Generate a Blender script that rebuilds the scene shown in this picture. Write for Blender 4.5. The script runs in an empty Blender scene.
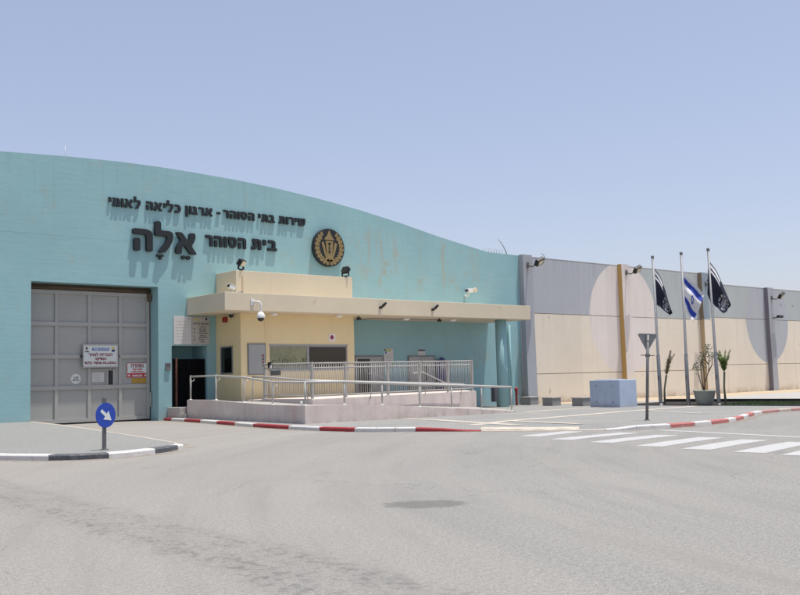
import bpy, bmesh, math, random
from mathutils import Vector, Matrix
random.seed(7)
sc = bpy.context.scene
COL = sc.collection
R = math.radians

# ------------------------------------------------------------------ camera, world, sun, exposure
cam_d = bpy.data.cameras.new('camera'); cam = bpy.data.objects.new('camera', cam_d); COL.objects.link(cam)
cam_d.sensor_width = 36.0; cam_d.lens = 952.13 / 800 * 36.0
cam_d.clip_start = 0.1; cam_d.clip_end = 3000
_r = Vector((0.75138673, -0.6593293, -0.02651137)); _u = Vector((-0.03660145, -0.0817598, 0.99597975)); _f = Vector((0.6588462, 0.74739562, 0.08556564))
cam.matrix_world = Matrix(((_r.x, _u.x, -_f.x, 0), (_r.y, _u.y, -_f.y, 0), (_r.z, _u.z, -_f.z, 1.65), (0, 0, 0, 1)))
sc.camera = cam
SUN = Vector((0.15, -0.155, 1.0)).normalized()          # direction towards the sun
ELEV = math.asin(SUN.z); AZ = math.atan2(SUN.x, SUN.y)
world = bpy.data.worlds.new('World'); sc.world = world; world.use_nodes = True
wn = world.node_tree.nodes; wl = world.node_tree.links
sky = wn.new('ShaderNodeTexSky'); sky.sky_type = 'NISHITA'; sky.sun_disc = False
sky.sun_elevation = ELEV; sky.sun_rotation = AZ
sky.air_density = 1.0; sky.dust_density = 2.2; sky.ozone_density = 1.6; sky.altitude = 300
tint = wn.new('ShaderNodeMix'); tint.data_type = 'RGBA'; tint.blend_type = 'MULTIPLY'; tint.inputs[0].default_value = 1.0; tint.inputs[7].default_value = (1.06, 0.905, 0.865, 1)   # dusty desert air
wl.new(sky.outputs[0], tint.inputs[6]); 
haze = wn.new('ShaderNodeMix'); haze.data_type = 'RGBA'; haze.inputs[0].default_value = 0.4; haze.inputs[7].default_value = (2.28, 2.62, 3.42, 1)
wl.new(tint.outputs[2], haze.inputs[6]); wl.new(haze.outputs[2], wn['Background'].inputs[0]); wn['Background'].inputs[1].default_value = 0.115
sl = bpy.data.lights.new('sun', 'SUN'); sl.energy = 2.85; sl.angle = R(0.53); sl.color = (1, 0.97, 0.9)
so = bpy.data.objects.new('sun', sl); COL.objects.link(so)
so.rotation_euler = SUN.to_track_quat('Z', 'Y').to_euler(); so.location = (0, 0, 60)
sc.view_settings.view_transform = 'Standard'; sc.view_settings.look = 'None'
sc.view_settings.gamma = 1; sc.view_settings.exposure = 0.8; sc.view_settings.use_curve_mapping = False

# ------------------------------------------------------------------ materials
def lin(r, g, b):
    f = lambda c: (c / 255 / 12.92) if c / 255 <= .04045 else ((c / 255 + .055) / 1.055) ** 2.4
    return (f(r), f(g), f(b))
class NT:
    """little node builder"""
    def __init__(s, name):
        s.m = bpy.data.materials.new(name); s.m.use_nodes = True
        s.t = s.m.node_tree; s.b = s.t.nodes['Principled BSDF']
        s.pos = s.t.nodes.new('ShaderNodeNewGeometry').outputs['Position']
    def n(s, kind, **k):
        d = s.t.nodes.new(kind)
        for a, v in k.items(): setattr(d, a, v)
        return d
    def put(s, sock, v):
        if isinstance(v, bpy.types.NodeSocket): s.t.links.new(v, sock)
        elif isinstance(v, (tuple, list)) and len(v) == 3 and sock.type == 'RGBA': sock.default_value = (*v, 1)
        else: sock.default_value = v
    def math(s, op, a, b=0.0, c=None, clamp=False):
        d = s.n('ShaderNodeMath', operation=op, use_clamp=clamp); s.put(d.inputs[0], a); s.put(d.inputs[1], b)
        if c is not None: s.put(d.inputs[2], c)
        return d.outputs[0]
    def vmul(s, v, k):
        d = s.n('ShaderNodeVectorMath', operation='MULTIPLY'); s.put(d.inputs[0], v); d.inputs[1].default_value = k; return d.outputs[0]
    def noise(s, scale, detail=4, rough=.6, vec=None, dist=0.0):
        d = s.n('ShaderNodeTexNoise'); s.put(d.inputs['Vector'], vec or s.pos); d.inputs['Scale'].default_value = scale
        d.inputs['Detail'].default_value = detail; d.inputs['Roughness'].default_value = rough; d.inputs['Distortion'].default_value = dist
        return d.outputs['Fac']
    def ramp(s, f, lo, hi, a=0.0, b=1.0):
        d = s.n('ShaderNodeMapRange'); s.put(d.inputs[0], f)
        for i, v in enumerate((lo, hi, a, b)): d.inputs[i + 1].default_value = v
        return d.outputs[0]
    def mix(s, f, a, b, mode='MIX'):
        d = s.n('ShaderNodeMix', data_type='RGBA', blend_type=mode)
        s.put(d.inputs[0], f); s.put(d.inputs[6], a); s.put(d.inputs[7], b); return d.outputs[2]
    def xyz(s):
        d = s.n('ShaderNodeSeparateXYZ'); s.put(d.inputs[0], s.pos); return d.outputs
    def bump(s, h, st, dist=.01):
        d = s.n('ShaderNodeBump'); s.put(d.inputs['Height'], h); d.inputs['Strength'].default_value = st; d.inputs['Distance'].default_value = dist
        s.put(s.b.inputs['Normal'], d.outputs[0])
    def base(s, c): s.put(s.b.inputs['Base Color'], c)
    def box(s, val, lo, hi, soft):
        """1 inside lo..hi with soft ends"""
        a = s.ramp(val, lo - soft, lo + soft); b = s.ramp(val, hi - soft, hi + soft, 1, 0)
        return s.math('MULTIPLY', a, b)

def mat(name, col, rough=.6, var=.06, scale=3.0, metal=0.0, bump=0.0, bscale=60, spec=.5, fine=.04):
    k = NT(name)
    n1 = k.noise(scale, 5); n2 = k.noise(scale * 14, 3)
    c = k.mix(k.ramp(n1, .3, .7), tuple(x * (1 - var) for x in col), tuple(min(1, x * (1 + var)) for x in col))
    c = k.mix(k.ramp(n2, .35, .65, 0, 1), k.mix(1.0, c, (1 - fine,) * 3, 'MULTIPLY'), c)
    k.base(c); k.b.inputs['Roughness'].default_value = rough; k.b.inputs['Metallic'].default_value = metal
    k.b.inputs['Specular IOR Level'].default_value = spec
    if bump: k.bump(k.noise(bscale, 4), bump)
    return k.m
M = {}
def wallpaint(name, col, stain, amount, bump=.25, streak=.5):
    k = NT(name); x, y, z = k.xyz()
    big = k.noise(.25, 4); med = k.noise(1.6, 6, .65); fine = k.noise(26, 4)
    c = k.mix(k.ramp(big, .3, .7), tuple(v * .93 for v in col), tuple(v * 1.05 for v in col))
    c = k.mix(k.ramp(med, .35, .75, 0, .28), c, tuple(v * .9 for v in col))
    st = k.noise(1.0, 5, .7, k.vmul(k.pos, (1.9, 1.9, .16)))
    c = k.mix(k.math('MULTIPLY', k.ramp(st, .58, .78), amount * streak), c, stain)
    bl = k.noise(1.15, 5, .72, k.vmul(k.pos, (1, 1, .7)))
    c = k.mix(k.math('MULTIPLY', k.ramp(bl, .62, .72), amount * .6), c, stain)
    k.base(c); k.b.inputs['Roughness'].default_value = .8; k.b.inputs['Specular IOR Level'].default_value = .25
    k.bump(k.math('ADD', k.math('MULTIPLY', fine, .5), med), bump, .012)
    return k.m
TEAL = (.275, .462, .488)
def facade_mat():
    k = NT('teal_render'); x, y, z = k.xyz()
    big = k.noise(.22, 4); med = k.noise(1.4, 6, .65); fine = k.noise(24, 4)
    c = k.mix(k.ramp(big, .3, .7), tuple(v * .93 for v in TEAL), tuple(v * 1.05 for v in TEAL))
    c = k.mix(k.ramp(med, .35, .75, 0, .22), c, tuple(v * .88 for v in TEAL))
    stain = (.36, .36, .285)
    streak = k.noise(1.0, 5, .7, k.vmul(k.pos, (2.2, 2.2, .22)))
    blot = k.noise(1.3, 6, .75, k.vmul(k.pos, (1, 1, .75)))
    zone = k.math('MULTIPLY', k.box(x, 33.5, 44.0, 1.5), k.box(z, 6.9, 10.2, .5))
    f = k.math('MAXIMUM', k.math('MULTIPLY', k.ramp(streak, .55, .66), .8), k.math('MULTIPLY', k.ramp(blot, .53, .63), .85))
    weak = k.math('MULTIPLY', k.ramp(blot, .56, .72), .42)
    f = k.math('MAXIMUM', k.math('MULTIPLY', f, k.ramp(zone, 0, 1, 0, .78)), weak)
    c = k.mix(f, c, stain)
    drip = k.math('MULTIPLY', k.ramp(k.noise(1.0, 4, .7, k.vmul(k.pos, (3.5, 3.5, .1))), .52, .68), k.ramp(z, 8.6, 12.0)); c = k.mix(k.math('MULTIPLY', drip, .35), c, tuple(v * .7 for v in TEAL))
    chalk = k.ramp(k.noise(.55, 5, .7), .5, .68); c = k.mix(k.math('MULTIPLY', chalk, .22), c, (.36, .53, .55))
    low = k.math('MULTIPLY', k.box(z, 2.2, 3.6, .25), k.box(x, 41, 44.5, .5))       # damp marks beside the doors
    c = k.mix(k.math('MULTIPLY', k.math('MULTIPLY', low, k.ramp(blot, .45, .6)), .5), c, (.3, .36, .3))
    foot = k.math('MULTIPLY', k.ramp(z, .1, .7, 1, 0), k.ramp(med, .35, .65))
    c = k.mix(k.math('MULTIPLY', foot, .35), c, (.4, .37, .31))
    end = k.math('MULTIPLY', k.ramp(x, 46.9, 47.3), k.ramp(z, 4.5, .5, 0, 1))
    c = k.mix(k.math('MULTIPLY', end, k.ramp(streak, .3, .55, 0, .8)), c, (.2, .14, .08))
    wob = k.math('ADD', z, k.math('MULTIPLY', k.noise(.9, 3), .12))
    crack = k.math('MULTIPLY', k.box(wob, 8.545, 8.575, .012), k.ramp(x, 19.6, 20.4, 1, 0))
    c = k.mix(k.math('MULTIPLY', crack, .4), c, (.16, .25, .26))
    k.base(c); k.b.inputs['Roughness'].default_value = .8; k.b.inputs['Specular IOR Level'].default_value = .25
    trow = k.noise(1.0, 3, .5, k.vmul(k.pos, (1.2, 1.2, 7)))
    k.bump(k.math('ADD', k.math('MULTIPLY', fine, .35), k.math('ADD', med, trow)), .35, .014)
    return k.m
M['facade'] = facade_mat()
M['teal'] = wallpaint('teal_paint', TEAL, (.36, .34, .25), .3)
M['beige'] = wallpaint('beige_render', (.63, .555, .415), (.42, .33, .22), .8)
M['sand_paint'] = wallpaint('yellow_beige_render', (.72, .60, .355), (.5, .4, .25), .5)
M['lavender'] = wallpaint('lavender_grey_paint', (.37, .385, .41), (.3, .27, .25), .6)
M['ochre'] = wallpaint('ochre_paint', (.55, .36, .13), (.4, .3, .18), .3)
M['joint'] = mat('brown_joint_filler', (.3, .22, .13), .9, .2, 2)
M['rust_brown'] = wallpaint('brown_paint', (.24, .19, .13), (.3, .25, .2), .4)
M['blue_grey'] = wallpaint('blue_grey_paint', (.27, .33, .37), (.3, .27, .25), .4)
M['slate'] = wallpaint('dark_slate_paint', (.2, .19, .22), (.25, .22, .2), .4)
M['pilaster_tan'] = wallpaint('tan_paint', (.5, .38, .24), (.4, .3, .2), .4)
def perimeter_mat():
    k = NT('perimeter_paint'); x, y, z = k.xyz()
    cream, grey, blush, lav = (.76, .69, .575), (.43, .475, .475), (.73, .675, .635), (.42, .445, .485)
    lim = k.ramp(x, 71.1, 71.2, 5.84, 6.08)
    up = k.ramp(k.math('SUBTRACT', z, lim), -.012, .012)
    patch = k.noise(.35, 3)
    c = k.mix(up, cream, k.mix(k.ramp(k.math('ADD', x, k.math('MULTIPLY', patch, 5)), 59, 62), lav, grey))
    def disc(cx, cz, r):
        dx = k.math('SUBTRACT', x, cx); dz = k.math('SUBTRACT', z, cz)
        d = k.math('SQRT', k.math('ADD', k.math('MULTIPLY', dx, dx), k.math('MULTIPLY', dz, dz)))
        return k.ramp(d, r - .02, r + .02, 1, 0)
    c = k.mix(disc(59.15, 5.7, 4.15), c, blush)
    c = k.mix(disc(80.6, 6.0, 3.75), c, lav)
    big = k.noise(.3, 4); med = k.noise(1.3, 6, .65)
    panel = k.n('ShaderNodeTexWhiteNoise', noise_dimensions='1D'); k.put(panel.inputs['W'], k.math('FLOOR', k.math('DIVIDE', x, 3.0)))
    c = k.mix(k.ramp(panel.outputs[0], 0, 1, 0, .12), c, (.3, .28, .26))
    c = k.mix(k.ramp(big, .35, .7, 0, .16), c, (.42, .37, .32))
    st = k.noise(1.0, 5, .7, k.vmul(k.pos, (1.7, 1.7, .12)))
    c = k.mix(k.ramp(st, .56, .78, 0, .35), c, (.36, .31, .26))
    base_d = k.math('MULTIPLY', k.ramp(z, -.2, .35, 1, 0), k.ramp(k.noise(1.8, 4), .35, .6)); c = k.mix(k.math('MULTIPLY', base_d, .75), c, (.40, .3, .2))
    top_d = k.math('MULTIPLY', k.ramp(z, 7.6, 9.7, 0, 1), k.ramp(k.noise(1.0, 4, .7, k.vmul(k.pos, (2.6, 2.6, .1))), .5, .7)); c = k.mix(k.math('MULTIPLY', top_d, .35), c, (.25, .23, .21))
    spots = k.noise(2.2, 3, .5)
    c = k.mix(k.ramp(spots, .7, .75, 0, .5), c, (.3, .24, .19))
    k.base(c); k.b.inputs['Roughness'].default_value = .85; k.b.inputs['Specular IOR Level'].default_value = .2
    k.bump(k.math('ADD', med, k.noise(30, 3)), .25, .012)
    return k.m
M['perimeter'] = perimeter_mat()
def asphalt_mat(name, col, tyre=True):
    k = NT(name); x, y, z = k.xyz()
    big = k.noise(.09, 4, .55); mid = k.noise(.7, 5, .6); coarse = k.noise(17, 4, .75); grain = k.noise(48, 3, .75); grit = k.noise(120, 2, .6)
    c = k.mix(k.ramp(big, .3, .7), tuple(v * .94 for v in col), tuple(v * 1.05 for v in col))
    c = k.mix(k.ramp(mid, .3, .7, 0, .3), c, tuple(v * .9 for v in col))
    c = k.mix(1.0, c, k.mix(k.ramp(coarse, .3, .7), (.77, .77, .77), (1.22, 1.215, 1.21)), 'MULTIPLY')
    c = k.mix(1.0, c, k.mix(k.ramp(grain, .32, .68), (.62, .615, .61), (1.38, 1.38, 1.37)), 'MULTIPLY')
    c = k.mix(k.ramp(grit, .62, .7, 0, .5), c, tuple(v * .4 for v in col))
    c = k.mix(k.ramp(k.noise(30, 2, .5), .70, .74, 0, .55), c, (.45, .44, .42))          # pale stones
    if tyre:
        # long sweeping wear bands left by turning traffic (rings round the junction's far side)
        dx = k.math('SUBTRACT', x, 34.0); dy = k.math('SUBTRACT', y, -6.0)
        d = k.math('SQRT', k.math('ADD', k.math('MULTIPLY', dx, dx), k.math('MULTIPLY', dy, dy)))
        cv = k.n('ShaderNodeCombineXYZ'); k.put(cv.inputs[0], d); k.put(cv.inputs[1], k.math('MULTIPLY', k.math('ARCTAN2', dy, dx), 3.0))
        rings = k.noise(.5, 4, .6, cv.outputs[0])
        c = k.mix(k.ramp(rings, .4, .7, 0, .3), c, tuple(v * q for v, q in zip(col, (1.25, 1.2, 1.13))))
        rings2 = k.noise(1.5, 4, .65, cv.outputs[0])
        c = k.mix(k.ramp(rings2, .48, .72, 0, .45), c, tuple(v * .74 for v in col))
        # scuffed, ravelled wheel track on the left: many small dark flakes inside a band with two denser edges
        wob = k.math('ADD', x, k.math('MULTIPLY', k.noise(.45, 3), .5))
        xc = k.math('SUBTRACT', wob, k.ramp(y, 5, 18, 4.85, 5.75))
        flake = k.noise(9, 5, .75, k.vmul(k.pos, (1.0, .8, 1))); flake2 = k.noise(2.2, 3, .6)
        fl = k.ramp(flake, .50, .57)
        dens = k.math('ADD', k.math('MULTIPLY', k.box(xc, -.38, .62, .25), .45), k.math('ADD', k.math('MULTIPLY', k.box(xc, -.28, -.02, .14), .55), k.math('MULTIPLY', k.box(xc, .42, .6, .12), .4)), None, True)
        dens = k.math('MULTIPLY', dens, k.ramp(flake2, .35, .6, .25, 1))
        c = k.mix(k.math('MULTIPLY', k.math('MULTIPLY', dens, fl), .95), c, tuple(v * .36 for v in col))
        c = k.mix(k.math('MULTIPLY', dens, .4), c, tuple(v * .62 for v in col))
        # old dark repair patch with a crumbling edge
        px_ = k.math('SUBTRACT', x, 8.6); py_ = k.math('SUBTRACT', y, 9.3)
        pu = k.math('DIVIDE', k.math('ADD', k.math('SUBTRACT', k.math('MULTIPLY', px_, .751), k.math('MULTIPLY', py_, .659)), .04), .55)
        pv = k.math('DIVIDE', k.math('SUBTRACT', k.math('ADD', k.math('MULTIPLY', px_, .659), k.math('MULTIPLY', py_, .751)), .08), .36)
        pr = k.math('SQRT', k.math('ADD', k.math('MULTIPLY', pu, pu), k.math('MULTIPLY', pv, pv)))
        pr = k.math('ADD', pr, k.math('ADD', k.math('MULTIPLY', k.math('SUBTRACT', k.noise(4.5, 4, .7), .5), 1.0), k.math('MULTIPLY', k.math('SUBTRACT', k.noise(22, 3, .7), .5), .25)))
        pm = k.ramp(pr, .9, 1.08, 1, 0)
        c = k.mix(pm, c, k.mix(1.0, c, (.68, .69, .685), 'MULTIPLY'))
        halo = k.math('MULTIPLY', k.ramp(pr, 1.0, 1.5, 1, 0), k.ramp(flake, .5, .62)); c = k.mix(k.math('MULTIPLY', halo, .35), c, tuple(v * .6 for v in col))
        # fine irregular cracks
        ck = k.n('ShaderNodeTexVoronoi', feature='DISTANCE_TO_EDGE'); cw = k.n('ShaderNodeVectorMath', operation='ADD'); cn = k.n('ShaderNodeTexNoise'); k.put(cn.inputs['Vector'], k.pos); cn.inputs['Scale'].default_value = 1.3; cn.inputs['Detail'].default_value = 5
        k.put(cw.inputs[0], k.pos); k.put(cw.inputs[1], cn.outputs['Color']); k.put(ck.inputs['Vector'], cw.outputs[0]); ck.inputs['Scale'].default_value = .22
        crk = k.math('MULTIPLY', k.ramp(ck.outputs['Distance'], .0012, .004, 1, 0), k.ramp(k.noise(.35, 3), .5, .58))
        c = k.mix(k.math('MULTIPLY', crk, .35), c, tuple(v * .35 for v in col))
        # oil drips near the stop line and the gate
        oil = k.math('MULTIPLY', k.ramp(k.noise(1.6, 3, .5), .68, .76), k.ramp(big, .45, .55)); c = k.mix(k.math('MULTIPLY', oil, .4), c, tuple(v * .55 for v in col))
        # sand blown along the left half and along the kerbs
        c = k.mix(k.math('MULTIPLY', k.ramp(k.math('SUBTRACT', k.math('ADD', x, k.math('MULTIPLY', mid, 6)), y), 4, -10, 0, 1), .16), c, (.40, .34, .28))
        sp = k.n('ShaderNodeTexVoronoi'); k.put(sp.inputs['Vector'], k.pos); sp.inputs['Scale'].default_value = 1.0
        c = k.mix(k.ramp(sp.outputs['Distance'], .028, .05, .6, 0), c, tuple(v * .35 for v in col))
    k.base(c); k.b.inputs['Roughness'].default_value = .9; k.b.inputs['Specular IOR Level'].default_value = .15
    k.bump(k.math('ADD', k.math('ADD', grain, coarse), k.math('MULTIPLY', grit, .6)), .6, .008)
    return k.m
M['asphalt'] = asphalt_mat('sun_bleached_asphalt', (.250, .246, .234))
M['island'] = asphalt_mat('island_asphalt', (.24, .245, .234), False)
M['patch'] = asphalt_mat('dark_asphalt_patch', (.15, .152, .145), False)
def paver_mat():
    k = NT('concrete_pavers')
    br = k.n('ShaderNodeTexBrick'); k.put(br.inputs['Vector'], k.pos)
    br.inputs['Scale'].default_value = 1.0; br.inputs['Brick Width'].default_value = .22; br.inputs['Row Height'].default_value = .11
    br.inputs['Mortar Size'].default_value = .006; br.inputs['Color1'].default_value = (.262, .268, .26, 1); br.inputs['Color2'].default_value = (.23, .235, .228, 1)
    br.inputs['Mortar'].default_value = (.13, .12, .11, 1)
    big = k.noise(.35, 5); c = k.mix(k.ramp(big, .35, .7, 0, .4), br.outputs['Color'], (.36, .33, .29))
    c = k.mix(k.ramp(k.noise(9, 4), .45, .7, 0, .3), c, (.17, .165, .16))
    k.base(c); k.b.inputs['Roughness'].default_value = .9; k.b.inputs['Specular IOR Level'].default_value = .2
    k.bump(br.outputs['Fac'], -.2, .004); return k.m
M['paver'] = paver_mat()
M['cream_paver'] = mat('cream_paving', (.50, .45, .38), .9, .14, 1.6, bump=.2, fine=.14)
M['concrete'] = mat('pale_concrete', (.42, .395, .37), .85, .1, 2, bump=.2)
M['path'] = mat('pale_path_concrete', (.37, .355, .335), .9, .1, 1, bump=.2)
M['bench_grey'] = mat('grey_concrete', (.27, .265, .255), .85, .1, 2, bump=.2)
def sand_mat():
    k = NT('desert_sand'); c = k.mix(k.ramp(k.noise(.9, 6), .35, .65), (.40, .31, .2), (.47, .39, .29))
    c = k.mix(k.ramp(k.noise(7, 4), .55, .7, 0, .6), c, (.24, .19, .13)); k.base(c); k.b.inputs['Roughness'].default_value = 1
    k.bump(k.noise(9, 5), .6, .05); return k.m
M['sand'] = sand_mat()
M['soil'] = mat('dark_soil', (.022, .015, .011), 1, .3, 4, bump=.8, bscale=20)
def ramp_mat():
    k = NT('mauve_textured_render'); x, y, z = k.xyz(); col = (.66, .575, .53)
    c = k.mix(k.ramp(k.noise(.8, 5, .65), .3, .7), tuple(v * .86 for v in col), tuple(v * 1.06 for v in col))
    c = k.mix(k.ramp(k.noise(1.0, 5, .7, k.vmul(k.pos, (2.5, 2.5, .35))), .52, .7, 0, .35), c, (.36, .31, .28))
    c = k.mix(k.ramp(k.noise(.55, 3), .56, .7, 0, .4), c, (.5, .33, .29))                      # reddish rub marks
    foot = k.math('MULTIPLY', k.ramp(z, .05, .4, 1, 0), k.ramp(k.noise(2.5, 4), .4, .65)); c = k.mix(k.math('MULTIPLY', foot, .5), c, (.33, .29, .25))
    c = k.mix(k.ramp(k.noise(30, 3), .5, .7, 0, .22), c, (.3, .26, .24))
    k.base(c); k.b.inputs['Roughness'].default_value = .9; k.b.inputs['Specular IOR Level'].default_value = .2; k.bump(k.noise(30, 4), .8); return k.m
M['ramp'] = ramp_mat()
M['ramp_floor'] = mat('ramp_concrete', (.34, .32, .295), .9, .08, 2, bump=.2)
def paint(name, col, worn, amt):
    k = NT(name); n1 = k.noise(6, 5, .7); n2 = k.noise(40, 3)
    c = k.mix(k.ramp(n2, .4, .7, 0, .25), col, tuple(v * .8 for v in col))
    c = k.mix(k.ramp(n1, .55, .68, 0, amt), c, worn); c = k.mix(k.math('MULTIPLY', k.ramp(k.noise(22, 4, .8), .56, .62), amt * .8), c, worn); k.base(c); k.b.inputs['Roughness'].default_value = .7
    k.bump(n1, .15, .01); return k.m
M['kerb_white'] = paint('white_kerb_paint', (.60, .59, .575), (.4, .36, .31), .7)
M['kerb_red'] = paint('red_kerb_paint', (.31, .022, .03), (.3, .16, .14), .5)
M['kerb_faded_red'] = paint('faded_red_kerb_paint', (.42, .12, .11), (.45, .33, .28), .9)
M['kerb_pink'] = paint('pink_worn_kerb_paint', (.40, .2, .18), (.46, .37, .31), .9)
M['kerb_black'] = paint('black_kerb_paint', (.075, .08, .092), (.28, .27, .26), .6)
M['kerb_plain'] = paint('bare_kerb_concrete', (.46, .39, .32), (.36, .3, .24), .6)
M['road_white'] = paint('white_road_paint', (.43, .43, .42), (.3, .295, .285), .7)
M['gate'] = mat('grey_gate_paint', (.345, .348, .33), .5, .05, .8)
M['gate_rib'] = mat('grey_gate_rib_paint', (.365, .362, .34), .5, .05, 1.2)
M['gate_top'] = mat('rusty_brown_steel', (.1, .07, .045), .7, .2, 3)
M['black'] = mat('black_paint', (.012, .012, .013), .5, .2, 3)
M['dark_panel'] = mat('black_gate_steel', (.004, .0045, .005), .8, .3, 2, spec=.08)
M['rust'] = mat('rust', (.13, .055, .035), .8, .3, 5)
M['letter'] = mat('dark_letter_paint', (.008, .011, .013), .45, .15, 3)
M['gold'] = mat('dull_gold_paint', (.28, .205, .09), .45, .15, 6, metal=.25)
M['steel'] = mat('galvanised_steel', (.42, .42, .41), .42, .1, 4, metal=.35)
M['rail'] = mat('grey_rail_paint', (.43, .42, .395), .5, .06, 4, metal=.05)
M['picket'] = mat('grey_picket_paint', (.39, .375, .35), .6, .06, 4, metal=.0)
M['pole'] = mat('grey_pole_steel', (.27, .275, .285), .6, .1, 3, metal=.1)
M['post'] = mat('dull_grey_post', (.16, .16, .16), .55, .12, 6, metal=.3)
M['sign_back'] = mat('sign_back_aluminium', (.26, .265, .265), .5, .1, 6, metal=.3)
M['white'] = mat('white_plastic', (.72, .72, .71), .45, .03, 5)
M['sign_white'] = mat('white_sign_face', (.62, .65, .63), .45, .04, 4)
M['paper'] = mat('aged_notice_board', (.58, .57, .555), .6, .05, 4)
M['paper_dark'] = mat('grey_beige_notice_board', (.44, .42, .385), .6, .05, 4)
M['sign_red'] = mat('red_sign_print', (.42, .035, .04), .5, .05, 5)
M['text_red'] = mat('dark_red_print', (.2, .02, .028), .5, .05, 5)
M['sign_blue'] = mat('blue_sign_print', (.04, .13, .38), .45, .05, 5)
M['disc_blue'] = mat('traffic_blue', (.008, .05, .36), .35, .05, 5)
M['text_dark'] = mat('dark_print', (.07, .07, .075), .6, .05, 5)
M['sign_yellow'] = mat('ochre_sign', (.42, .25, .03), .55, .1, 8)
M['yellow'] = mat('yellow_print', (.6, .5, .05), .5, .05, 5)
M['green_print'] = mat('green_print', (.18, .42, .16), .5, .05, 5)
M['navy'] = mat('navy_print', (.03, .03, .14), .5, .1, 5)
M['panel_grey'] = mat('grey_cabinet_paint', (.31, .325, .32), .45, .04, 2)
M['frame'] = mat('grey_aluminium_frame', (.3, .305, .31), .4, .05, 4, metal=.4)
M['door_grey'] = mat('grey_door_paint', (.38, .375, .365), .5, .05, 3)
M['hydrant'] = mat('hydrant_red', (.28, .02, .02), .45, .1, 5)
M['lamp_glass'] = mat('floodlight_glass', (.55, .52, .4), .15, .05, 6)
M['grey_metal'] = mat('mid_grey_metal', (.2, .2, .2), .5, .1, 5, metal=.3)
def cube_mat():
    k = NT('pale_blue_paint'); x, y, z = k.xyz(); col = (.395, .475, .6)
    c = k.mix(k.ramp(k.noise(1.1, 5, .65), .3, .7), tuple(v * .9 for v in col), tuple(v * 1.05 for v in col))
    c = k.mix(k.ramp(k.noise(3.2, 5, .75), .57, .66, 0, .5), c, (.40, .42, .44))
    c = k.mix(k.ramp(k.noise(1.0, 4, .7, k.vmul(k.pos, (4, 4, .3))), .54, .7, 0, .4), c, (.29, .33, .38))
    foot = k.math('MULTIPLY', k.ramp(z, -.2, .15, 1, 0), k.ramp(k.noise(4, 4), .35, .6)); c = k.mix(k.math('MULTIPLY', foot, .6), c, (.36, .32, .27))
    k.base(c); k.b.inputs['Roughness'].default_value = .8; k.bump(k.noise(18, 5), .6); return k.m
M['cube_blue'] = cube_mat()
M['pot'] = mat('grey_green_pot', (.27, .29, .25), .75, .08, 3, bump=.2)
M['bark'] = mat('brown_stem', (.16, .12, .08), .9, .2, 10)
M['palm_bark'] = mat('green_grey_palm_stem', (.19, .2, .12), .9, .2, 10)
M['leaf'] = mat('grey_green_leaf', (.12, .15, .085), .6, .3, 6)
M['palm_leaf'] = mat('palm_leaf', (.2, .27, .08), .55, .3, 6)
M['dry_leaf'] = mat('dry_palm_leaf', (.26, .22, .13), .7, .3, 6)
M['grass'] = mat('lawn_grass', (.085, .125, .045), .8, .4, 5)
M['flag_navy'] = mat('navy_flag_cloth', (.011, .014, .032), .8, .15, 4)
M['flag_white'] = mat('white_flag_cloth', (.68, .68, .7), .8, .04, 4)
M['flag_blue'] = mat('blue_flag_cloth', (.02, .055, .36), .8, .08, 4)
M['flag_grey'] = mat('silver_flag_print', (.36, .36, .38), .8, .1, 4)
def glass(name, col, rough=.06):
    k = NT(name); k.base(k.mix(k.ramp(k.noise(.8, 3), .3, .7), col, tuple(v * 1.4 for v in col)))
    k.b.inputs['Roughness'].default_value = rough; k.b.inputs['Specular IOR Level'].default_value = .6; return k.m
def green_glass():
    k = NT('mottled_green_glass'); x, y, z = k.xyz()
    c = k.mix(k.ramp(k.noise(2.2, 5, .6), .35, .65), (.17, .18, .115), (.25, .26, .15))
    c = k.mix(k.math('MULTIPLY', k.box(z, 2.5, 2.85, .1), k.ramp(k.noise(9, 3), .5, .6)), c, (.05, .06, .04))  # darker blotches in a low band of the mottled green pane
    k.base(c); k.b.inputs['Roughness'].default_value = .12; return k.m
M['glass_green'] = green_glass()
M['glass_dark'] = glass('dark_glass', (.022, .018, .01))
M['glass_black'] = glass('black_glass', (.006, .007, .006))

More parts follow.
